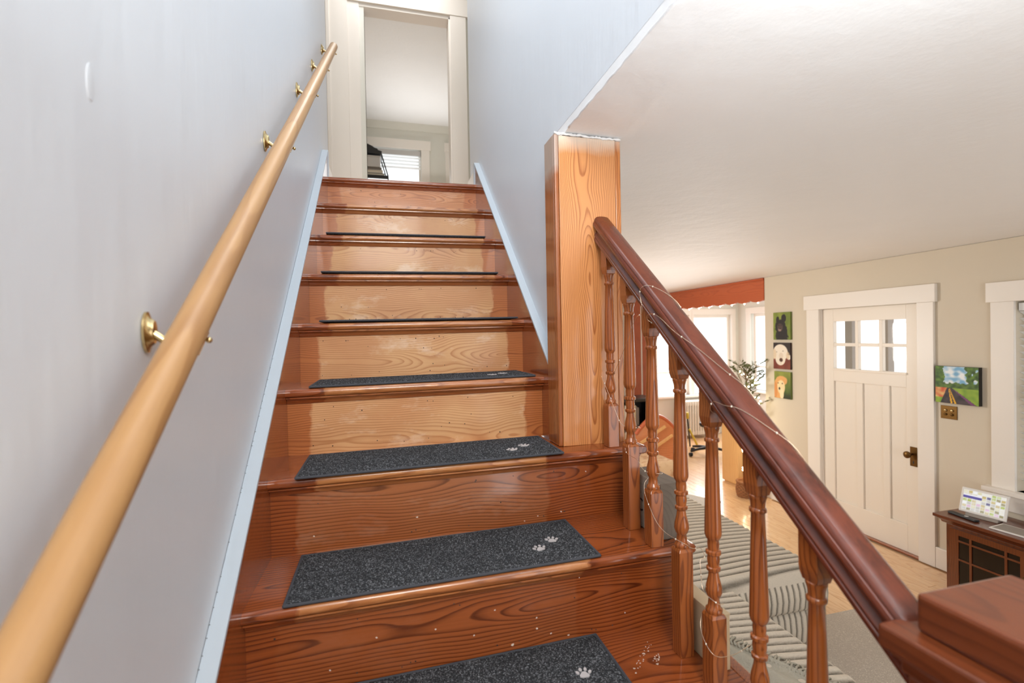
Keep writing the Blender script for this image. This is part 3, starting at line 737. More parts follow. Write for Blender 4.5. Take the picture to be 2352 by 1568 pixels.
obj('cap_plate', MB().box(.881, 1.099, -.801, -.583, 1.326, 1.355).box(.889, 1.091, -.793, -.591, 1.318, 1.326), m_newel, nw, bevel=.004)
obj('cap_block', MB().box(.909, 1.071, -.770, -.609, 1.355, 1.402), m_newel, nw, bevel=.005)

# ---- string of tiny lights wound round the rail
wire_pts = [
 [(.912, .20, 1.60), (.912, .13, 1.68), (.914, .07, 1.76)]+[(RX+u, y, rail_z(y)+v/cs) for y, u, v in (
   (.022, -.030, -.002), (.025, -.034, .03), (.018, -.034, .048), (.0, -.02, .0618), (-.03, .01, .0618), (-.05, .030, .05), (-.06, .034, .02), (-.05, .028, -.004), (-.03, 0, -.004), (0, -.030, -.002),
   (-.02, -.032, .02), (-.06, -.034, .038), (-.12, -.032, .048), (-.18, -.022, .0605), (-.24, 0, .0622), (-.28, .022, .0585), (-.30, .034, .03), (-.29, .026, -.004), (-.25, 0, -.004), (-.235, -.030, -.002),
   (-.245, -.032, .02), (-.28, -.034, .040), (-.31, -.026, .0565), (-.35, -.005, .0622), (-.39, .02, .0600), (-.42, .034, .03), (-.42, .02, -.004))],
 [(.917, .285, 1.60), (.918, .25, 1.56), (.916, .19, 1.50), (.917, .150, 1.47), (.955, .125, 1.465), (.950, .165, 1.462), (.917, .14, 1.405), (.914, .07, 1.395), (.916, .035, 1.375), (.948, .010, 1.372), (.953, .045, 1.366), (.918, .045, 1.335), (.914, .0, 1.28), (.915, -.05, 1.255), (.935, -.108, 1.245), (.985, -.06, 1.21), (1.043, -.008, 1.181), (1.046, -.02, 1.165), (.99, -.08, 1.19), (.93, -.165, 1.205), (.918, -.19, 1.185), (.93, -.218, 1.172), (.956, -.20, 1.158), (.93, -.172, 1.13), (.914, -.185, 1.10), (.914, -.225, 1.075), (.965, -.222, 1.065), (1.03, -.2, 1.06), (1.06, -.2, 1.03)]]
fl = None
def smooth_path(pts, k=6):
    out = []; P = [Vector(p) for p in pts]
    for i in range(len(P)-1):
        p0, p1, p2, p3 = P[max(i-1, 0)], P[i], P[i+1], P[min(i+2, len(P)-1)]
        for j in range(k):
            t = j/k; out.append(.5*((2*p1)+(-p0+p2)*t+(2*p0-5*p1+4*p2-p3)*t*t+(-p0+3*p1-3*p2+p3)*t**3))
    return out+[P[-1]]
fl = thing('rail_light_string', 'thin silver wire of tiny lights wound around the stair railing', 'string lights', (.95, -.2, 1.6))
for q in wire_pts:
    path = smooth_path(q); wb = obj('wire', MB().tube(path, .00062, 6), m_wire, fl, smooth=180)
    for j in range(4, len(path), 11): obj('light_bead', MB().sphere(path[j], .0016, 8, 5, (1, 1, 1.3)), m_led, fl, smooth=180)

# ---- round handrail on the left wall
hr = thing('wall_handrail', 'round light-oak handrail on brass brackets along the left wall', 'handrail', (.05, -.3, 1.75))
HX = .031
def hz(y): return 1.617+.773*(y+.46)
obj('rail', MB().tube([(HX, y, hz(y)) for y in [1.80-.07*i for i in range(50)]], .0215, 32), m_hand, hr, smooth=60, bevel=.004)
for y in (-.29, .405, .928, 1.348, 1.735):
    z = hz(y)
    g = obj('bracket', MB().lathe([(.002, 0), (.0135, .001), (.0135, .004), (.0095, .007), (.0075, .012), (.002, .013)], (-.0268, 0, 0), 18, 0).xf(Tm(0, y, z-.012) @ Matrix.Diagonal((1, 1, 2.1, 1))), m_brass, hr, smooth=45, label='polished brass bracket')
    obj('arm', MB().tube(smooth_path([(-.02, y, z-.012), (-.006, y, z-.022), (.012, y, z-.036), (HX, y, z-.038), (HX, y, z-.024)], 4), .0055, 10), m_brass, g, smooth=180)
    obj('saddle', MB().box(HX-.013, HX+.013, y-.026, y+.026, -.0035, 0).xf(Tm(0, y, z-.0268) @ Rm(math.atan(.773), 'X') @ Tm(0, -y, 0)), m_brass, g, bevel=.001)
    obj('screw', MB().sphere((HX+.0175, y+.006, z-.024), .0045, 8, 5), m_brass, g, smooth=180)

# ---- boxes standing at the ends of the treads
zT = tread_top(0)+TILT
bx_ = thing('grey_box_sign', 'grey wooden box sign with a dark letter, beside the balusters', 'box sign', (1.0, .1, zT))
boxo('board', (.9655, 1.03, .046, .205, zT+.0005, zT+.146), m_boxside, bx_, bevel=.0015); boxo('face_board', (.9635, .9653, .047, .204, zT+.001, zT+.1455), m_boxface, bx_, bevel=.0005, label='pale lettered face')
fd = bpy.data.curves.new('letter', 'FONT'); fd.body = 'C'; fd.size = .05; fd.extrude = .0004
fo = bpy.data.objects.new('letter_tmp', fd); COL.objects.link(fo)
dg = bpy.context.evaluated_depsgraph_get(); me = bpy.data.meshes.new_from_object(fo.evaluated_get(dg)); bpy.data.objects.remove(fo)
me.materials.clear(); me.materials.append(m_dark)
lo = bpy.data.objects.new('letter', me); COL.objects.link(lo); lo.parent = bx_; lo.matrix_parent_inverse = Tm(*bx_.location).inverted()
lo.matrix_basis = Tm(.9633, .165, zT+.045) @ Rm(-PI/2, 'Z') @ Rm(PI/2, 'X')
zT = tread_top(-1)+TILT
cb = thing('fibreboard_box', 'pale tan fibreboard box behind the fourth baluster from the top', 'box', (.98, -.1, zT))
boxo('carcass', (.9655, 1.0, -.165, -.035, zT+.0005, zT+.119), m_cream, cb, bevel=.001)
boxo('lid', (.9645, 1.001, -.166, -.034, zT+.1195, zT+.124), m_cream, cb, bevel=.001)

# ================================================================== LIVING ROOM
# ---- scalloped wooden valance across the opening
mb = MB(); n = 130; y0, y1 = 3.11, 5.42
def scal(y):
    t = (y-y0)/.20; f = t % 1
    return 2.055-.018*abs(math.sin(PI*f))+(.008 if f < .08 or f > .92 else 0)
top = 2.284
outl = [(y0+(y1-y0)*i/n, scal(y0+(y1-y0)*i/n)) for i in range(n+1)]
vs = []
for x in (X-.005, X+.02):
    vs += [(x, a, b) for a, b in outl]+[(x, a, top) for a, b in outl]
m2 = 2*(n+1); fs = []
for i in range(n):
    fs += [(i, i+1, n+2+i, n+1+i), (m2+i, m2+n+1+i, m2+n+2+i, m2+i+1), (i, m2+i, m2+i+1, i+1), (n+1+i, n+2+i, m2+n+2+i, m2+n+1+i)]
fs += [(0, n+1, m2+n+1, m2), (n, m2+n, m2+2*n+1, 2*n+1)]
va = thing('valance', 'reddish wooden valance with a scalloped lower edge under the ceiling', 'valance', (X, 4.2, 2.05))
obj('scalloped_board', mb.add(vs, fs), m_val, va)
boxo('top_moulding', (X-.016, X-.005, y0, y1, 2.262, 2.284), m_val, va, bevel=.004)
for i in range(11): obj('light_bulb', MB().sphere((X+.012, y0+.1+i*.2, scal(y0+.1+i*.2)-.006), .007, 8, 5), m_bulb, va, smooth=180)

# ---- three dog portraits
def canvas(label, y0, y1, z0, z1, fn, th=.02, edge=None, nu=44, nv=56, name='dog_painting', group='dog portraits beside the entry door', cat='painting'):
    t = thing(name, label, cat, (X, (y0+y1)/2, z0), group)
    boxo('canvas_edge', (X-th, X-.0005, y0, y1, z0, z1), edge, t, bevel=.001)
    paint_grid('painted_face', nu, nv, lambda u, v: (X-th-.0006, y1-(y1-y0)*(.004+u*.992), z0+(z1-z0)*(.004+v*.992)), fn, m_paint, t)
def ell(u, v, cx, cy, a, b): return ((u-cx)/a)**2+((v-cy)/b)**2
def mixrgb(a, b, t): t = max(0, min(1, t)); return tuple(p+(q-p)*t for p, q in zip(a, b))
def fz(u, v, s, o=0): return noise.noise(Vector((u*s, v*s, o)))
def soft(d, w=.18): return max(0, min(1, (1-d)/w+.5))
def dog_black(u, v):
    c = mixrgb((150, 160, 70), (96, 116, 40), .5+fz(u, v, 4)*.6+(u-.5)*.4)
    w = .08*fz(u, v, 14, 3)
    k = (34, 28, 28)
    for e in ((.5, .12, .36, .32), (.42, .48, .32, .26), (.56, .3, .26, .3)): c = mixrgb(c, k, soft(ell(u, v, *e)+w*4))
    for e in ((.27, .72, .1, .14), (.62, .78, .14, .15)): c = mixrgb(c, k, soft(ell(u, v, *e)+w*3))
    c = mixrgb(c, (110, 86, 78), .6*soft(ell(u, v, .4, .45, .17, .15)+w*4, .5))
    c = mixrgb(c, (186, 160, 146), .7*soft(ell(u, v, .38, .36, .09, .055)+w*3, .5))
    for e in ((.34, .53, .03, .02), (.47, .53, .03, .02), (.40, .40, .045, .025)): c = mixrgb(c, (18, 14, 14), soft(ell(u, v, *e), .4))
    return c
def dog_white(u, v):
    c = (44, 34, 34) if v > .42 else mixrgb((134, 66, 48), (110, 48, 38), fz(u, v, 3)+.4)
    wh = (236, 226, 210)
    for e in ((.42, .62, .44, .32), (.42, .40, .30, .26), (.92, .46, .12, .09), (.06, .5, .12, .12)): c = mixrgb(c, wh, soft(ell(u, v, *e), .1))
    c = mixrgb(c, (206, 186, 164), .5*soft(ell(u, v, .46, .50, .13, .12), .6))
    for e in ((.06, .56, .12, .2), (.86, .52, .1, .14)): c = mixrgb(c, (222, 200, 168), .8*soft(ell(u, v, *e), .5))
    for e in ((.2, .645, .032, .018), (.58, .685, .038, .02)): c = mixrgb(c, (120, 104, 92), .8*soft(ell(u, v, *e), .6))
    c = mixrgb(c, (92, 58, 40), soft(ell(u, v, .46, .345, .105, .075), .25))
    c = mixrgb(c, (150, 126, 108), .7*soft(ell(u, v, .46, .245, .012, .05), .6))
    for e in ((.42, .335, .02, .018), (.51, .335, .02, .018)): c = mixrgb(c, (40, 24, 20), soft(ell(u, v, *e), .5))
    return c
def dog_gold(u, v):
    c = mixrgb((142, 150, 62), (62, 84, 28), (1-v)*1.1+fz(u, v, 4)*.3)
    if v < .25: c = mixrgb(c, (36, 40, 24), (.25-v)*4)
    g = (222, 164, 98)
    for e in ((.44, .66, .36, .18), (.2, .3, .26, .42), (.36, .36, .26, .3)): c = mixrgb(c, g, soft(ell(u, v, *e)+.15*fz(u, v, 10)))
    c = mixrgb(c, (240, 214, 166), soft(ell(u, v, .42, .42, .24, .26), .4))
    c = mixrgb(c, (244, 224, 184), soft(ell(u, v, .46, .16, .12, .2), .4))
    c = mixrgb(c, (206, 132, 72), .7*soft(ell(u, v, .08, .3, .12, .3), .5))
    for e in ((.24, .56, .04, .022), (.5, .56, .045, .028)): c = mixrgb(c, (104, 78, 58), soft(ell(u, v, *e), .4))
    c = mixrgb(c, (34, 24, 22), soft(ell(u, v, .32, .36, .05, .055), .3))
    return c
m_cgreen = plain('canvas_green_edge', srgb(96, 112, 48), .6); m_cdark = plain('canvas_dark_edge', srgb(52, 34, 32), .6)
canvas('painted portrait of a black dog on green, top of three', 2.76, 2.972, 1.64, 1.912, dog_black, edge=m_cgreen)
canvas('painted portrait of a white dog on brown, middle of three', 2.765, 2.975, 1.347, 1.61, dog_white, edge=m_cdark)
canvas('painted portrait of a golden dog on green, lowest of three', 2.765, 2.968, 1.055, 1.322, dog_gold, edge=m_cgreen)
def road(u, v):
    if v > .42:
        c = mixrgb((120, 176, 214), (236, 242, 246), .5+fz(u*1.4, v*2, 5)*1.5)
        tl = mixrgb((46, 76, 30), (104, 142, 50), .5+fz(u, v, 12)*.9)
        c = mixrgb(c, tl, 1 if u < .2+.07*fz(u, v, 12) or (u > .70+.1*fz(u, v, 11, 2) and fz(u, v, 8, 4) > -.18) else 0)
        if v < .56+.06*fz(u, v, 9): c = mixrgb((98, 130, 52), (54, 84, 34), .5+fz(u, v, 10))
    else:
        c = mixrgb((112, 150, 46), (158, 186, 60), .5+fz(u, v, 8)*.8)
        t = (.42-v)/.42; cx = .34+.10*t; lw = .06+.36*t; d_ = (u-cx-.10*t)/lw
        if abs(d_) < 1: c = mixrgb((44, 38, 42), (74, 62, 66), .5+fz(u, v, 9))
        if .72 < d_ < .95 and t > .1: c = (124, 66, 118)
        if -.42 < d_ < -.30 or -.20 < d_ < -.08: c = (232, 178, 44)
        if d_ < -1 and t < .62: c = mixrgb((206, 84, 48), (226, 188, 120), .5+fz(u, v, 9))
    return c
canvas('bright painting of a winding road through trees, in a black frame', 1.228, 1.487, 1.2, 1.458, road, th=.032, edge=m_black, nu=70, nv=56, name='road_painting', group=None)
bpy.data.objects['road_painting']['label'] = 'bright landscape painting of a winding road, beside the entry door'
# ---- double push-button switch plate under it
sw = thing('light_switch', 'brass double switch plate below the road painting', 'switch', (X, 1.42, 1.08))
boxo('plate', (X-.005, X-.0004, 1.371, 1.473, 1.085, 1.178), m_bronze, sw, bevel=.002)
for y in (1.402, 1.442):
    for z in (1.146, 1.118): obj('push_button', MB().lathe([(.009, 0), (.009, -.005), (.006, -.008), (.001, -.0085)], (X-.005, y, z), 14, 0), m_brass if z > 1.13 else m_bronze, sw, smooth=50)

# ---- dark craftsman cabinet
CZ = .522
cbn = thing('craftsman_cabinet', 'dark wooden cabinet with glazed muntin doors under the window', 'cabinet', (3.92, .8, 0))
obj('carcass', MB().box(3.776, 4.075, -.15, 1.235, .0, CZ-.061), m_cab_door, cbn, bevel=.002)
obj('top_board', MB().box(3.715, 4.078, -.2, 1.275, CZ-.02, CZ).prism([(3.775, CZ-.06), (3.765, CZ-.055), (3.752, CZ-.04), (3.735, CZ-.03), (3.722, CZ-.02), (4.075, CZ-.02), (4.075, CZ-.06)], 1, -.18, 1.255), m_cab, cbn, bevel=.002)
for y0, y1 in ((.80, 1.205), (.36, .765), (-.08, .325)):
    zt2 = CZ-.075
    dd = obj('cabinet_door', MB().box(3.755, 3.7745, y0, y0+.05, .05, zt2).box(3.755, 3.7745, y1-.05, y1, .05, zt2).box(3.755, 3.7745, y0+.0501, y1-.0501, CZ-.11, zt2).box(3.755, 3.7745, y0+.0501, y1-.0501, .05, .1), m_cab_door, cbn)
    boxo('dark_glass', (3.7605, 3.763, y0+.0502, y1-.0502, .1001, CZ-.1101), m_amber, dd, bevel=0)
    for a in (y0+.05+.065, y1-.05-.065): boxo('muntin', (3.7535, 3.7604, a-.006, a+.006, .1002, CZ-.1102), m_cab_door, dd, bevel=.0008)
    for a in (CZ-.145, .26): boxo('muntin', (3.7541, 3.7602, y0+.0503, y1-.0503, a-.0055, a+.0055), m_cab_door, dd, bevel=.0008)
    obj('door_knob', MB().lathe([(.005, 0), (.005, -.01), (.01, -.014), (.008, -.02), (.001, -.021)], (3.755, y0+.025, .3), 12, 0), m_bronze, dd, smooth=50)

# ---- smart display, remote, tablet
A = Vector((3.868, 1.215, CZ+.032)); B = Vector((3.868, .985, CZ+.032))
sd = thing('smart_display', 'white framed smart display showing a bright grid of pictures', 'display', (3.9, 1.1, CZ))
tl = Rm(.33, 'Y')
scr = Tm(3.868, 1.10, CZ+.022) @ Rm(.16, 'Z') @ tl
obj('bezel', MB().box(0, .012, -.115, .115, 0, .155).xf(scr), m_white, sd, bevel=.004)
rs = random.Random(11); cells = {}
def screen(u, v):
    i, j = int(u*9), int(v*7)
    if .60 < v < .72 and u < .45: return (92, 84, 160)
    if .72 <= v < .8 and u < .45: return (240, 238, 246)
    if (i, j) not in cells:
        cells[(i, j)] = rs.choice([(238, 234, 222), (222, 214, 172), (230, 196, 218), (184, 196, 110), (206, 184, 120), (120, 116, 150), (246, 246, 246), (208, 204, 196), (160, 150, 110), (214, 196, 150)])
    c = cells[(i, j)]
    c = mixrgb(c, (250, 250, 248), .55*max(0, fz(u, v, 9, 5)+.3))
    if (u*9) % 1 < .06 or (v*7) % 1 < .08: c = (236, 234, 230)
    return c
def pl_scr(u, v):
    return tuple(scr @ Vector((-.0006, .102-.204*u, .014+.127*v)))
paint_grid('screen', 54, 42, pl_scr, screen, m_screen, sd)
obj('stand', MB().prism([(0, 0), (.075, 0), (.04, .09), (.012, .02)], 1, -.08, .08).xf(Tm(3.862, 1.10, CZ+.0006) @ Rm(.16, 'Z')), m_grey, sd, bevel=.004)
rc = thing('remote_control', 'slim black remote control lying in front of the smart display', 'remote', (3.85, 1.15, CZ))
RM_ = Tm(3.80, 1.155, CZ+.0005) @ Rm(-.16, 'Z')
obj('body', MB().box(-.018, .018, -.085, .085, 0, .014).xf(RM_), m_dark, rc, bevel=.005)
obj('button_ring', MB().lathe([(.011, 0), (.011, .0015), (.004, .002), (.0005, .002)], (0, 0, 0), 16).xf(RM_ @ Tm(0, -.02, .0135)), m_lightgrey, rc, smooth=40)
tb = thing('pale_tablet', 'pale tablet lying flat on the cabinet top at the right edge', 'tablet', (3.84, .9, CZ))
TM_ = Tm(3.83, .89, CZ+.0005) @ Rm(.1, 'Z')
obj('shell', MB().box(-.07, .07, -.11, .11, 0, .008).xf(TM_), m_white, tb, bevel=.002)
obj('glass_face', MB().box(-.06, .06, -.1, .1, .008, .0086).xf(TM_), m_grey, tb)

# ---- corduroy seating
def corduroy_block(name, x0, x1, y0, y1, z0, z1, parent, axis, pitch=.026, amp=.0055, r=.05, puff=.012, wav=.0):
    """upholstered block: rounded box whose skin carries the wide wales as real ribs, top ribs run along `axis`"""
    wale = []; m = MB(); nx = max(8, int((x1-x0)/.02)); ny = max(8, int((y1-y0)/.006)); 
    def rib(t): return amp*abs(math.sin(PI*t/pitch))**.42
    cx, cyy = (x0+x1)/2, (y0+y1)/2
    vs = []
    for j in range(ny+1):
        for i in range(nx+1):
            u, v = i/nx, j/ny; x = x0+(x1-x0)*u; y = y0+(y1-y0)*v
            e = min(x-x0, x1-x, y-y0, y1-y)
            drop = 0 if e > r else r-math.sqrt(max(0, r*r-(r-e)**2))
            w = wav*math.sin(x*6+y*3)
            t = (y if axis == 'x' else x)+w
            z = z1-drop*1.0+puff*math.sin(PI*u)*math.sin(PI*v)+rib(t)*min(1, e/.03)
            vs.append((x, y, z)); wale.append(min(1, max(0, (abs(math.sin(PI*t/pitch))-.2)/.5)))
    fs = [(j*(nx+1)+i, j*(nx+1)+i+1, (j+1)*(nx+1)+i+1, (j+1)*(nx+1)+i) for j in range(ny) for i in range(nx)]
    m.add(vs, fs)
    zs = z1-r
    # sides: vertical ribs
    loop = [(x0+(x1-x0)*i/240, y0, 0, -1) for i in range(241)]+[(x1, y0+(y1-y0)*i/240, 1, 0) for i in range(241)]+[(x1-(x1-x0)*i/240, y1, 0, 1) for i in range(241)]+[(x0, y1-(y1-y0)*i/240, -1, 0) for i in range(241)]
    rows_ = [zs+.004, zs-.03, (zs+z0)/2, z0+.02, z0]
    bulge = [0, .006, .012, .006, 0]
    vs = []; nn = len(loop)
    for q, z in enumerate(rows_):
        for x, y, a, b in loop:
            t = x if a == 0 else y; d_ = bulge[q]+.011*abs(math.sin(PI*t/.036))**.5*(0, 1, 1, 1, .4)[q]-.001
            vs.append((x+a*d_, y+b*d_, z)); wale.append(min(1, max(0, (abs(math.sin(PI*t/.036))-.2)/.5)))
    fs = [(q*nn+i, q*nn+(i+1) % nn, (q+1)*nn+(i+1) % nn, (q+1)*nn+i) for q in range(len(rows_)-1) for i in range(nn)]
    fs.append(tuple(4*nn+i for i in range(nn)))
    m.add(vs, fs)
    o = obj(name, m, m_cord, parent, smooth=60)
    at = o.data.attributes.new('wale', 'FLOAT', 'POINT'); at.data.foreach_set('value', wale)  # per-vertex mask for the painted groove shade
    return o
ot = thing('ottoman', 'large grey wide-wale corduroy ottoman on the grey rug', 'ottoman', (1.95, 1.7, .012))
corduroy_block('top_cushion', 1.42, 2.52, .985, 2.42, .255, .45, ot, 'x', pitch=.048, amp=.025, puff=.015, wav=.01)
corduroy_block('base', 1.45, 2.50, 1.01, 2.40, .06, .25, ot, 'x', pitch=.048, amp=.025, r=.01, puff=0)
for x, y in ((1.52, 1.08), (2.42, 1.08), (1.52, 2.32), (2.42, 2.32)): obj('leg', MB().lathe([(.03, 0), (.034, .05)], (x, y, .0125), 14), m_dark, ot, smooth=50)
sf = thing('sofa', 'grey corduroy sofa seat nearest the stair railing', 'sofa', (1.5, .2, .012))
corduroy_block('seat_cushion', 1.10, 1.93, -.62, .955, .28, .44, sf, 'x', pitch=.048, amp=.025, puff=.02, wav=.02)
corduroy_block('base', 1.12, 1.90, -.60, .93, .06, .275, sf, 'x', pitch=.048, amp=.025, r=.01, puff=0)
for x, y in ((1.18, .86), (1.84, .86), (1.18, -.5), (1.84, -.5)): obj('leg', MB().lathe([(.03, 0), (.034, .05)], (x, y, .0125), 14), m_dark, sf, smooth=50)
# knitted throw with fringe
mb = MB(); nx, ny = 60, 60; vs = []
for j in range(ny+1):
    for i in range(nx+1):
        u, v = i/nx, j/ny
        x = 1.56+.30*u-.42*(1-v)+.012*math.sin(v*9); y = .62-.54*u-.26*(1-v)+.012*math.sin(u*7)
        z = .492+.014*math.sin(v*30+u*5+2*fz(u, v, 3))+.010*fz(u*2, v*3, 4)
        vs.append((x, y, z))
fs = [(j*(nx+1)+i, j*(nx+1)+i+1, (j+1)*(nx+1)+i+1, (j+1)*(nx+1)+i) for j in range(ny) for i in range(nx)]
th = thing('throw_blanket', 'pale grey-green knitted throw with a twisted fringe on the sofa', 'blanket', (1.6, .2, .47))
o = obj('knit', mb.add(vs, fs), m_throw, th, smooth=180); s = o.modifiers.new('thickness', 'SOLIDIFY'); s.thickness = .012
mb = MB()
for i in range(44):
    u = i/43; x = 1.56+.30*u; y = .62-.54*u; z = .488
    mb.tube([(x, y-.01, z), (x+.018+.004*math.sin(i), y+.012, z-.003), (x+.04, y+.024+.008*math.sin(i*1.7), z-.010+.003*math.sin(i*2.1)), (x+.058, y+.034+.008*math.sin(i*2.2), z-.016)], .0042, 6)
obj('fringe', mb, m_throw, th, kind='stuff', smooth=180)

# ---- rugs
def rug(label, pts, mat, z=.009):
    c = Vector((sum(p[0] for p in pts)/4, sum(p[1] for p in pts)/4, 0))
    t = thing('rug', label, 'rug', (c.x, c.y, 0))
    obj('pile', MB().prism(pts, 2, .0004, z), mat, t, bevel=.003)
    b = MB()
    for i in range(4): b.tube([(*pts[i], .005), (*pts[(i+1) % 4], .005)], .0045, 8)
    obj('bound_edge', b, mat, t, smooth=60)
rug('large mottled grey rug under the corduroy ottoman', [(1.06, -1.6), (3.35, -1.6), (3.35, 1.25), (1.06, 1.25)], m_rug)
rug('pale grey rug in the sunlight near the bay', [(2.45, 2.72), (3.53, 3.10), (3.22, 3.60), (2.2, 3.3)], m_rug2, .007)

# ---- wooden dog bed with arched back
db = thing('dog_bed', 'wooden dog bed with an arched headboard and patterned cushion', 'dog bed', (3.2, 4.1, 0))
boxo('base_frame', (2.85, 3.56, 3.70, 4.42, .03, .085), m_val, db, bevel=.008)
for x in (2.9, 3.51):
    for y in (3.75, 4.37): boxo('foot', (x-.03, x+.03, y-.03, y+.03, 0, .03), m_val, db)
def puffy(x0, x1, y0, y1, z0, z1, name, mat, parent, amp=.01):
    m = MB(); nx, ny = 26, 24; vs = []
    for j in range(ny+1):
        for i in range(nx+1):
            u, v = i/nx, j/ny; e = min(u, 1-u, v, 1-v); f = min(1, (e/.12))**.42
            x = x0+(x1-x0)*u; y = y0+(y1-y0)*v
            vs.append((x, y, z0+(z1-z0)*(.25+.75*f)+amp*fz(x*7, y*7, 1)*f))
    fs = [(j*(nx+1)+i, j*(nx+1)+i+1, (j+1)*(nx+1)+i+1, (j+1)*(nx+1)+i) for j in range(ny) for i in range(nx)]
    m.add(vs, fs).box(x0, x1, y0, y1, z0, z0+(z1-z0)*.28)
    return obj(name, m, mat, parent, smooth=70)
puffy(2.88, 3.53, 3.72, 4.30, .086, .255, 'cushion', m_plaid, db)
ar = [(3.14+.46*math.cos(a)*1.0, .40+.27*math.sin(a)) for a in [PI*i/20 for i in range(21)]]
obj('headboard', MB().prism([(3.27, .03)]+[(3.86, .03)]+[(3.86-.59*i/20, .46+.21*math.sin(PI*i/20)) for i in range(21)], 1, 4.33, 4.36), m_dogbed, db, bevel=.004)
obj('arched_rim', MB().tube([(3.86-.59*i/20, 4.345, .465+.21*math.sin(PI*i/20)) for i in range(21)], .026, 10), m_val, db, smooth=60)
for x in (3.50, 3.60):
    obj('slanted_slat', MB().box(-.2, .2, -.012, .012, -.018, .018).xf(Tm(x, 4.318, .45-(x-3.5)*1.2) @ Rm(-.5, 'Y')), m_tan, db, bevel=.003)
obj('side_arm', MB().tube([(2.9, 3.70, .24), (2.9, 3.82, .33), (2.88, 4.1, .36), (2.86, 4.34, .42)], .024, 10), m_cab, db, smooth=60)
obj('arm_support', MB().tube([(2.9, 3.70, .085), (2.9, 3.69, .16), (2.9, 3.70, .245)], .022, 10), m_cab, db, smooth=60)

# ---- black shelf with books
bs = thing('black_shelf', 'black open shelf unit holding books and records', 'shelf', (3.55, 4.95, 0))
x0, x1, y0, y1 = 3.30, 3.80, 4.78, 5.1
obj('top_board', MB().box(x0-.02, x1+.03, y0-.02, y1+.02, .80, .85), m_black, bs, bevel=.012)
for z in (.10, .46): boxo('shelf_board', (x0+.02, x1-.02, y0, y1, z, z+.02), m_black, bs)
for x in (x0, x1-.02): boxo('side_board', (x, x+.02, y0, y1, 0, .80), m_black, bs)
boxo('back_board', (x0+.02, x1-.02, y1-.012, y1, .02, .80), m_dark, bs)
ordn = ['first', 'second', 'third', 'fourth', 'fifth', 'sixth', 'seventh', 'eighth', 'ninth', 'tenth', 'eleventh', 'twelfth']
for zl, nm in ((.4805, 'upper'), (.1205, 'lower')):
    x = x0+.024; rb = random.Random(4 if nm == 'upper' else 9)
    for i in range(10):
        wd_ = rb.uniform(.018, .036); h = rb.uniform(.23, .28)
        mat, cn = ((m_paper, 'cream'), (m_paper, 'cream'), (m_bookB, 'tan'), (m_bookC, 'grey'), (m_dark, 'dark'))[rb.randrange(5)]
        b = thing('book', '%s upright book, %s from the left on the %s board of the black shelf' % (cn, ordn[i], nm), 'book', (x, y0+.1, zl), 'books on the %s board of the black shelf' % nm)
        boxo('cover', (x, x+wd_-.001, y0+.03, y0+.25, zl, zl+h), mat, b, bevel=.001)
        boxo('pages', (x+.002, x+wd_-.003, y0+.04, y0+.253, zl+.003, zl+h-.003), m_paper, b, bevel=0)
        x += wd_+.001

# ---- radiator
rd = thing('radiator', 'white cast-iron column radiator under the bay window', 'radiator', (5.2, 5.8, 0))
sec = None
for i in range(14):
    x = 4.93+i*.048
    if sec is None:
        m = MB()
        for yy in (5.73, 5.80, 5.87): m.tube([(x, yy, .08), (x, yy, .58)], .019, 10)
        m.box(x-.021, x+.021, 5.715, 5.885, .06, .12).box(x-.021, x+.021, 5.715, 5.885, .54, .61)
        sec = obj('section', m, m_radi, rd, smooth=50, bevel=.004); sx = x
    else:
        s2 = sec.copy(); COL.objects.link(s2); s2.location = (x-sx, 0, 0)
        # parented copy keeps the offset of the first section
        s2.location = Vector(s2.location)
for x in (4.95, 5.54): boxo('foot', (x-.02, x+.02, 5.76, 5.84, 0, .06), m_radi, rd)

# ---- tree in a wicker basket, with lights
bk = thing('wicker_basket', 'brown wicker basket on the floor holding the lit tree', 'basket', (3.905, 3.17, 0))
m = MB()
for j in range(9):
    z = .008+j*.0165; m.tube([((.090+.01*math.sin(j/8*PI))*math.cos(a)+3.905, (.090+.01*math.sin(j/8*PI))*math.sin(a)+3.17, z+.003*math.sin(a*14+j*PI)) for a in [2*PI*i/56 for i in range(57)]], .009, 6)
obj('weave', m, m_wicker, bk, smooth=180)
obj('liner', MB().lathe([(.05, .001), (.076, .002), (.078, .14), (.07, .142), (.05, .13)], (3.905, 3.17, 0), 20), m_wicker, bk, smooth=40)
obj('rim', MB().tube([(.095*math.cos(a)+3.905, .095*math.sin(a)+3.17, .155) for a in [2*PI*i/32 for i in range(33)]], .011, 8), m_wicker, bk, smooth=180)
tr = thing('potted_tree', 'slim olive-leaved tree wound with tiny warm lights', 'tree', (3.905, 3.17, .13))
rt_ = random.Random(8)
trunk = [(3.905+.012*math.sin(i*.9), 3.17+.01*math.cos(i*1.1), .131+i*.115) for i in range(11)]
obj('trunk', MB().tube(trunk, [.014-.0009*i for i in range(11)], 8), m_bark, tr, smooth=180)
leaf_me = None; lf = MB(); br = MB(); tips = []
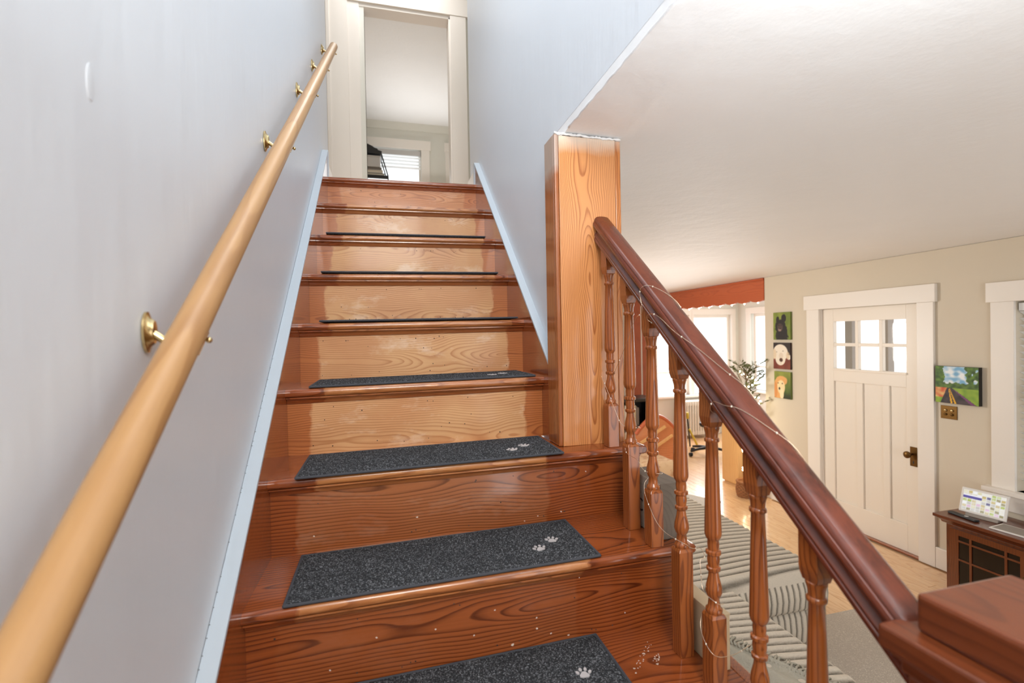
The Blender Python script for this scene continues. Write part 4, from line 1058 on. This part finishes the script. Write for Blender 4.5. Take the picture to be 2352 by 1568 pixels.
for i in range(46):
    h = rt_.uniform(.78, 1.30); a = rt_.uniform(0, 2*PI); ln = rt_.uniform(.14, .30)*(1.25-(h-.78)*.5); el = rt_.uniform(.6, 1.25)
    s0 = Vector((3.905, 3.17, h)); dv = Vector((math.cos(a)*math.cos(el), math.sin(a)*math.cos(el), math.sin(el)))
    pts = [s0+dv*ln*t+Vector((0, 0, -.04*t*t)) for t in (0, .25, .5, .75, 1)]
    br.tube(pts, [.004, .0035, .003, .002, .0012], 5)
    for j in range(20):
        t = .25+.75*j/19; p_ = s0+dv*ln*t+Vector((0, 0, -.04*t*t))
        q = (dv*.6+Vector((rt_.uniform(-1, 1), rt_.uniform(-1, 1), rt_.uniform(-.3, .8)))).normalized(); L_ = rt_.uniform(.032, .056); sd_ = q.orthogonal().normalized()*L_*.19
        nn = q.cross(sd_).normalized()*.0012
        lf.add([p_, p_+q*L_*.5+sd_+nn, p_+q*L_, p_+q*L_*.5-sd_+nn, p_+q*L_*.5-nn*1.0], [(0, 1, 2, 3), (0, 4, 1), (1, 4, 2), (2, 4, 3), (3, 4, 0)])
    tips.append(pts)
obj('branches', br, m_bark, tr, smooth=180); obj('leaves', lf, m_leaf, tr, kind='stuff')
fl2 = thing('tree_light_string', 'string of tiny glowing warm lights on the potted tree', 'string lights', (3.905, 3.17, .2))
wpts = []
for i in range(200):
    t = i/199; z = .20+1.12*t; a = t*34; r = .035 if z < .75 else .05+.09*math.sin((z-.75)/.57*PI)
    wpts.append((3.905+r*math.cos(a), 3.17+r*math.sin(a), z+.01*math.sin(i*1.3)))
obj('wire', MB().tube(wpts, .0012, 5), m_bronze, fl2, smooth=180)
b0 = None
for i in range(0, 200, 2):
    pz = wpts[i]
    if b0 is None: b0 = obj('bulb', MB().sphere(wpts[0], .0085, 8, 6), m_bulb, fl2, smooth=180)
    else:
        c = b0.copy(); COL.objects.link(c); c.location = Vector(pz)-Vector(wpts[0])
m = thing('plywood_pedestal', 'tall tan plywood pedestal behind the lit tree', 'pedestal', (4.2, 3.6, 0))
boxo('box', (4.04, 4.34, 3.46, 3.72, .015, .86), m_tan, m, bevel=.003); boxo('top', (4.03, 4.35, 3.45, 3.73, .86, .885), m_tan, m, bevel=.003); boxo('plinth', (4.055, 4.33, 3.475, 3.70, 0, .015), m_tan, m, bevel=0)

# ---- office chair seen between the balusters
oc = thing('office_chair', 'black five-star office chair base behind the balusters', 'chair', (4.62, 4.74, 0))
obj('column', MB().lathe([(.03, .08), (.03, .2), (.018, .21), (.018, .40)], (4.62, 4.74, 0), 14), m_dark, oc, smooth=50)
obj('seat', MB().lathe([(.02, .40), (.10, .405), (.12, .43), (.115, .46), (.08, .475), (.001, .475)], (4.62, 4.74, 0), 24), m_dark, oc, smooth=50)
for k in range(5):
    a = .55+2*PI*k/5; e = (4.62+.27*math.cos(a), 4.74+.27*math.sin(a))
    lg = obj('leg', MB().tube([(4.62, 4.74, .11), ((4.62+e[0])/2, (4.74+e[1])/2, .10), (*e, .075)], [.024, .02, .015], 8), m_dark, oc, smooth=180)
    obj('caster', MB().lathe([(.001, -.022), (.026, -.02), (.028, -.004), (.01, 0), (.028, .004), (.026, .02), (.001, .022)], (0, 0, 0), 14, 0).xf(Tm(e[0], e[1], .0285) @ Rm(a, 'Z')), m_dark, lg, smooth=50)
gt = thing('folding_stand', 'yellow and black folding stand leaning beside the radiator', 'stand', (4.62, 5.2, 0))
obj('pole', MB().tube([(4.68, 5.25, .008), (4.62, 5.22, .5)], .011, 8), m_dark, gt, smooth=180)
obj('brace', MB().tube([(4.78, 5.2, .012), (4.65, 5.22, .28)], .016, 8), m_yellow, gt, smooth=180)
obj('grip', MB().tube([(4.622, 5.221, .44), (4.615, 5.217, .53)], .024, 8), m_yellow, gt, smooth=180)

# ---- black ladder shelf in the room upstairs
ls = thing('ladder_shelf', 'black ladder shelf in the bright upstairs room', 'shelf', (.1, 5.95, 2.576))
def lad_x(z): return .335-.105*max(0, (z-3.95))/.42
for yy in (5.80, 6.12):
    obj('side_rail', MB().tube([(.40, yy, 2.577), (.335, yy, 3.98), (.242, yy, 4.31)], .010, 6), m_black, ls, smooth=60)
    obj('post', MB().box(-.32, -.30, yy-.01, yy+.01, 2.577, 4.4), m_black, ls)
prof_ = [(-.32, 4.44), (.075, 4.40), (.11, 4.385), (.14, 4.372), (.16, 4.355), (.20, 4.345), (.21, 4.325), (.262, 4.31), (.25, 4.27), (-.32, 4.30)]
obj('top_case', MB().prism(prof_, 1, 5.79, 6.13), m_black, ls, bevel=.003)
for z, xr in ((3.93, .33), (3.45, .355), (2.95, .375)): boxo('shelf_board', (-.32, xr, 5.79, 6.13, z, z+.05), m_black, ls)
g = thing('storage_box', 'pale grey storage box on the black ladder shelf', 'box', (0, 5.95, 4.09))
boxo('body', (-.28, .235, 5.82, 6.1, 4.1005, 4.235), m_lightgrey, g, bevel=.004); boxo('lid', (-.285, .24, 5.815, 6.105, 4.2355, 4.255), m_lightgrey, g, bevel=.004)
for i, (z0, z1, mm, xr, nmx) in enumerate(((4.066, 4.10, m_bookC, .255, 'thin grey book directly under the pale storage box'), (4.02, 4.0655, m_lightgrey, .27, 'pale grey book in the middle of the ladder-shelf stack'), (3.9805, 4.0195, m_dark, .29, 'dark book at the bottom of the ladder-shelf stack'))):
    b = thing('book', nmx, 'book', (0, 5.95, z0), 'books stacked on the ladder shelf')
    boxo('cover', (-.2, xr, 5.83, 6.09, z0, z0+.004), mm, b, bevel=.001); boxo('cover', (-.2, xr, 5.83, 6.09, z1-.0045, z1-.0005), mm, b, bevel=.001)
    boxo('pages', (-.195, xr-.006, 5.835, 6.085, z0+.004, z1-.0045), m_paper if i else m_bookC, b, bevel=0)
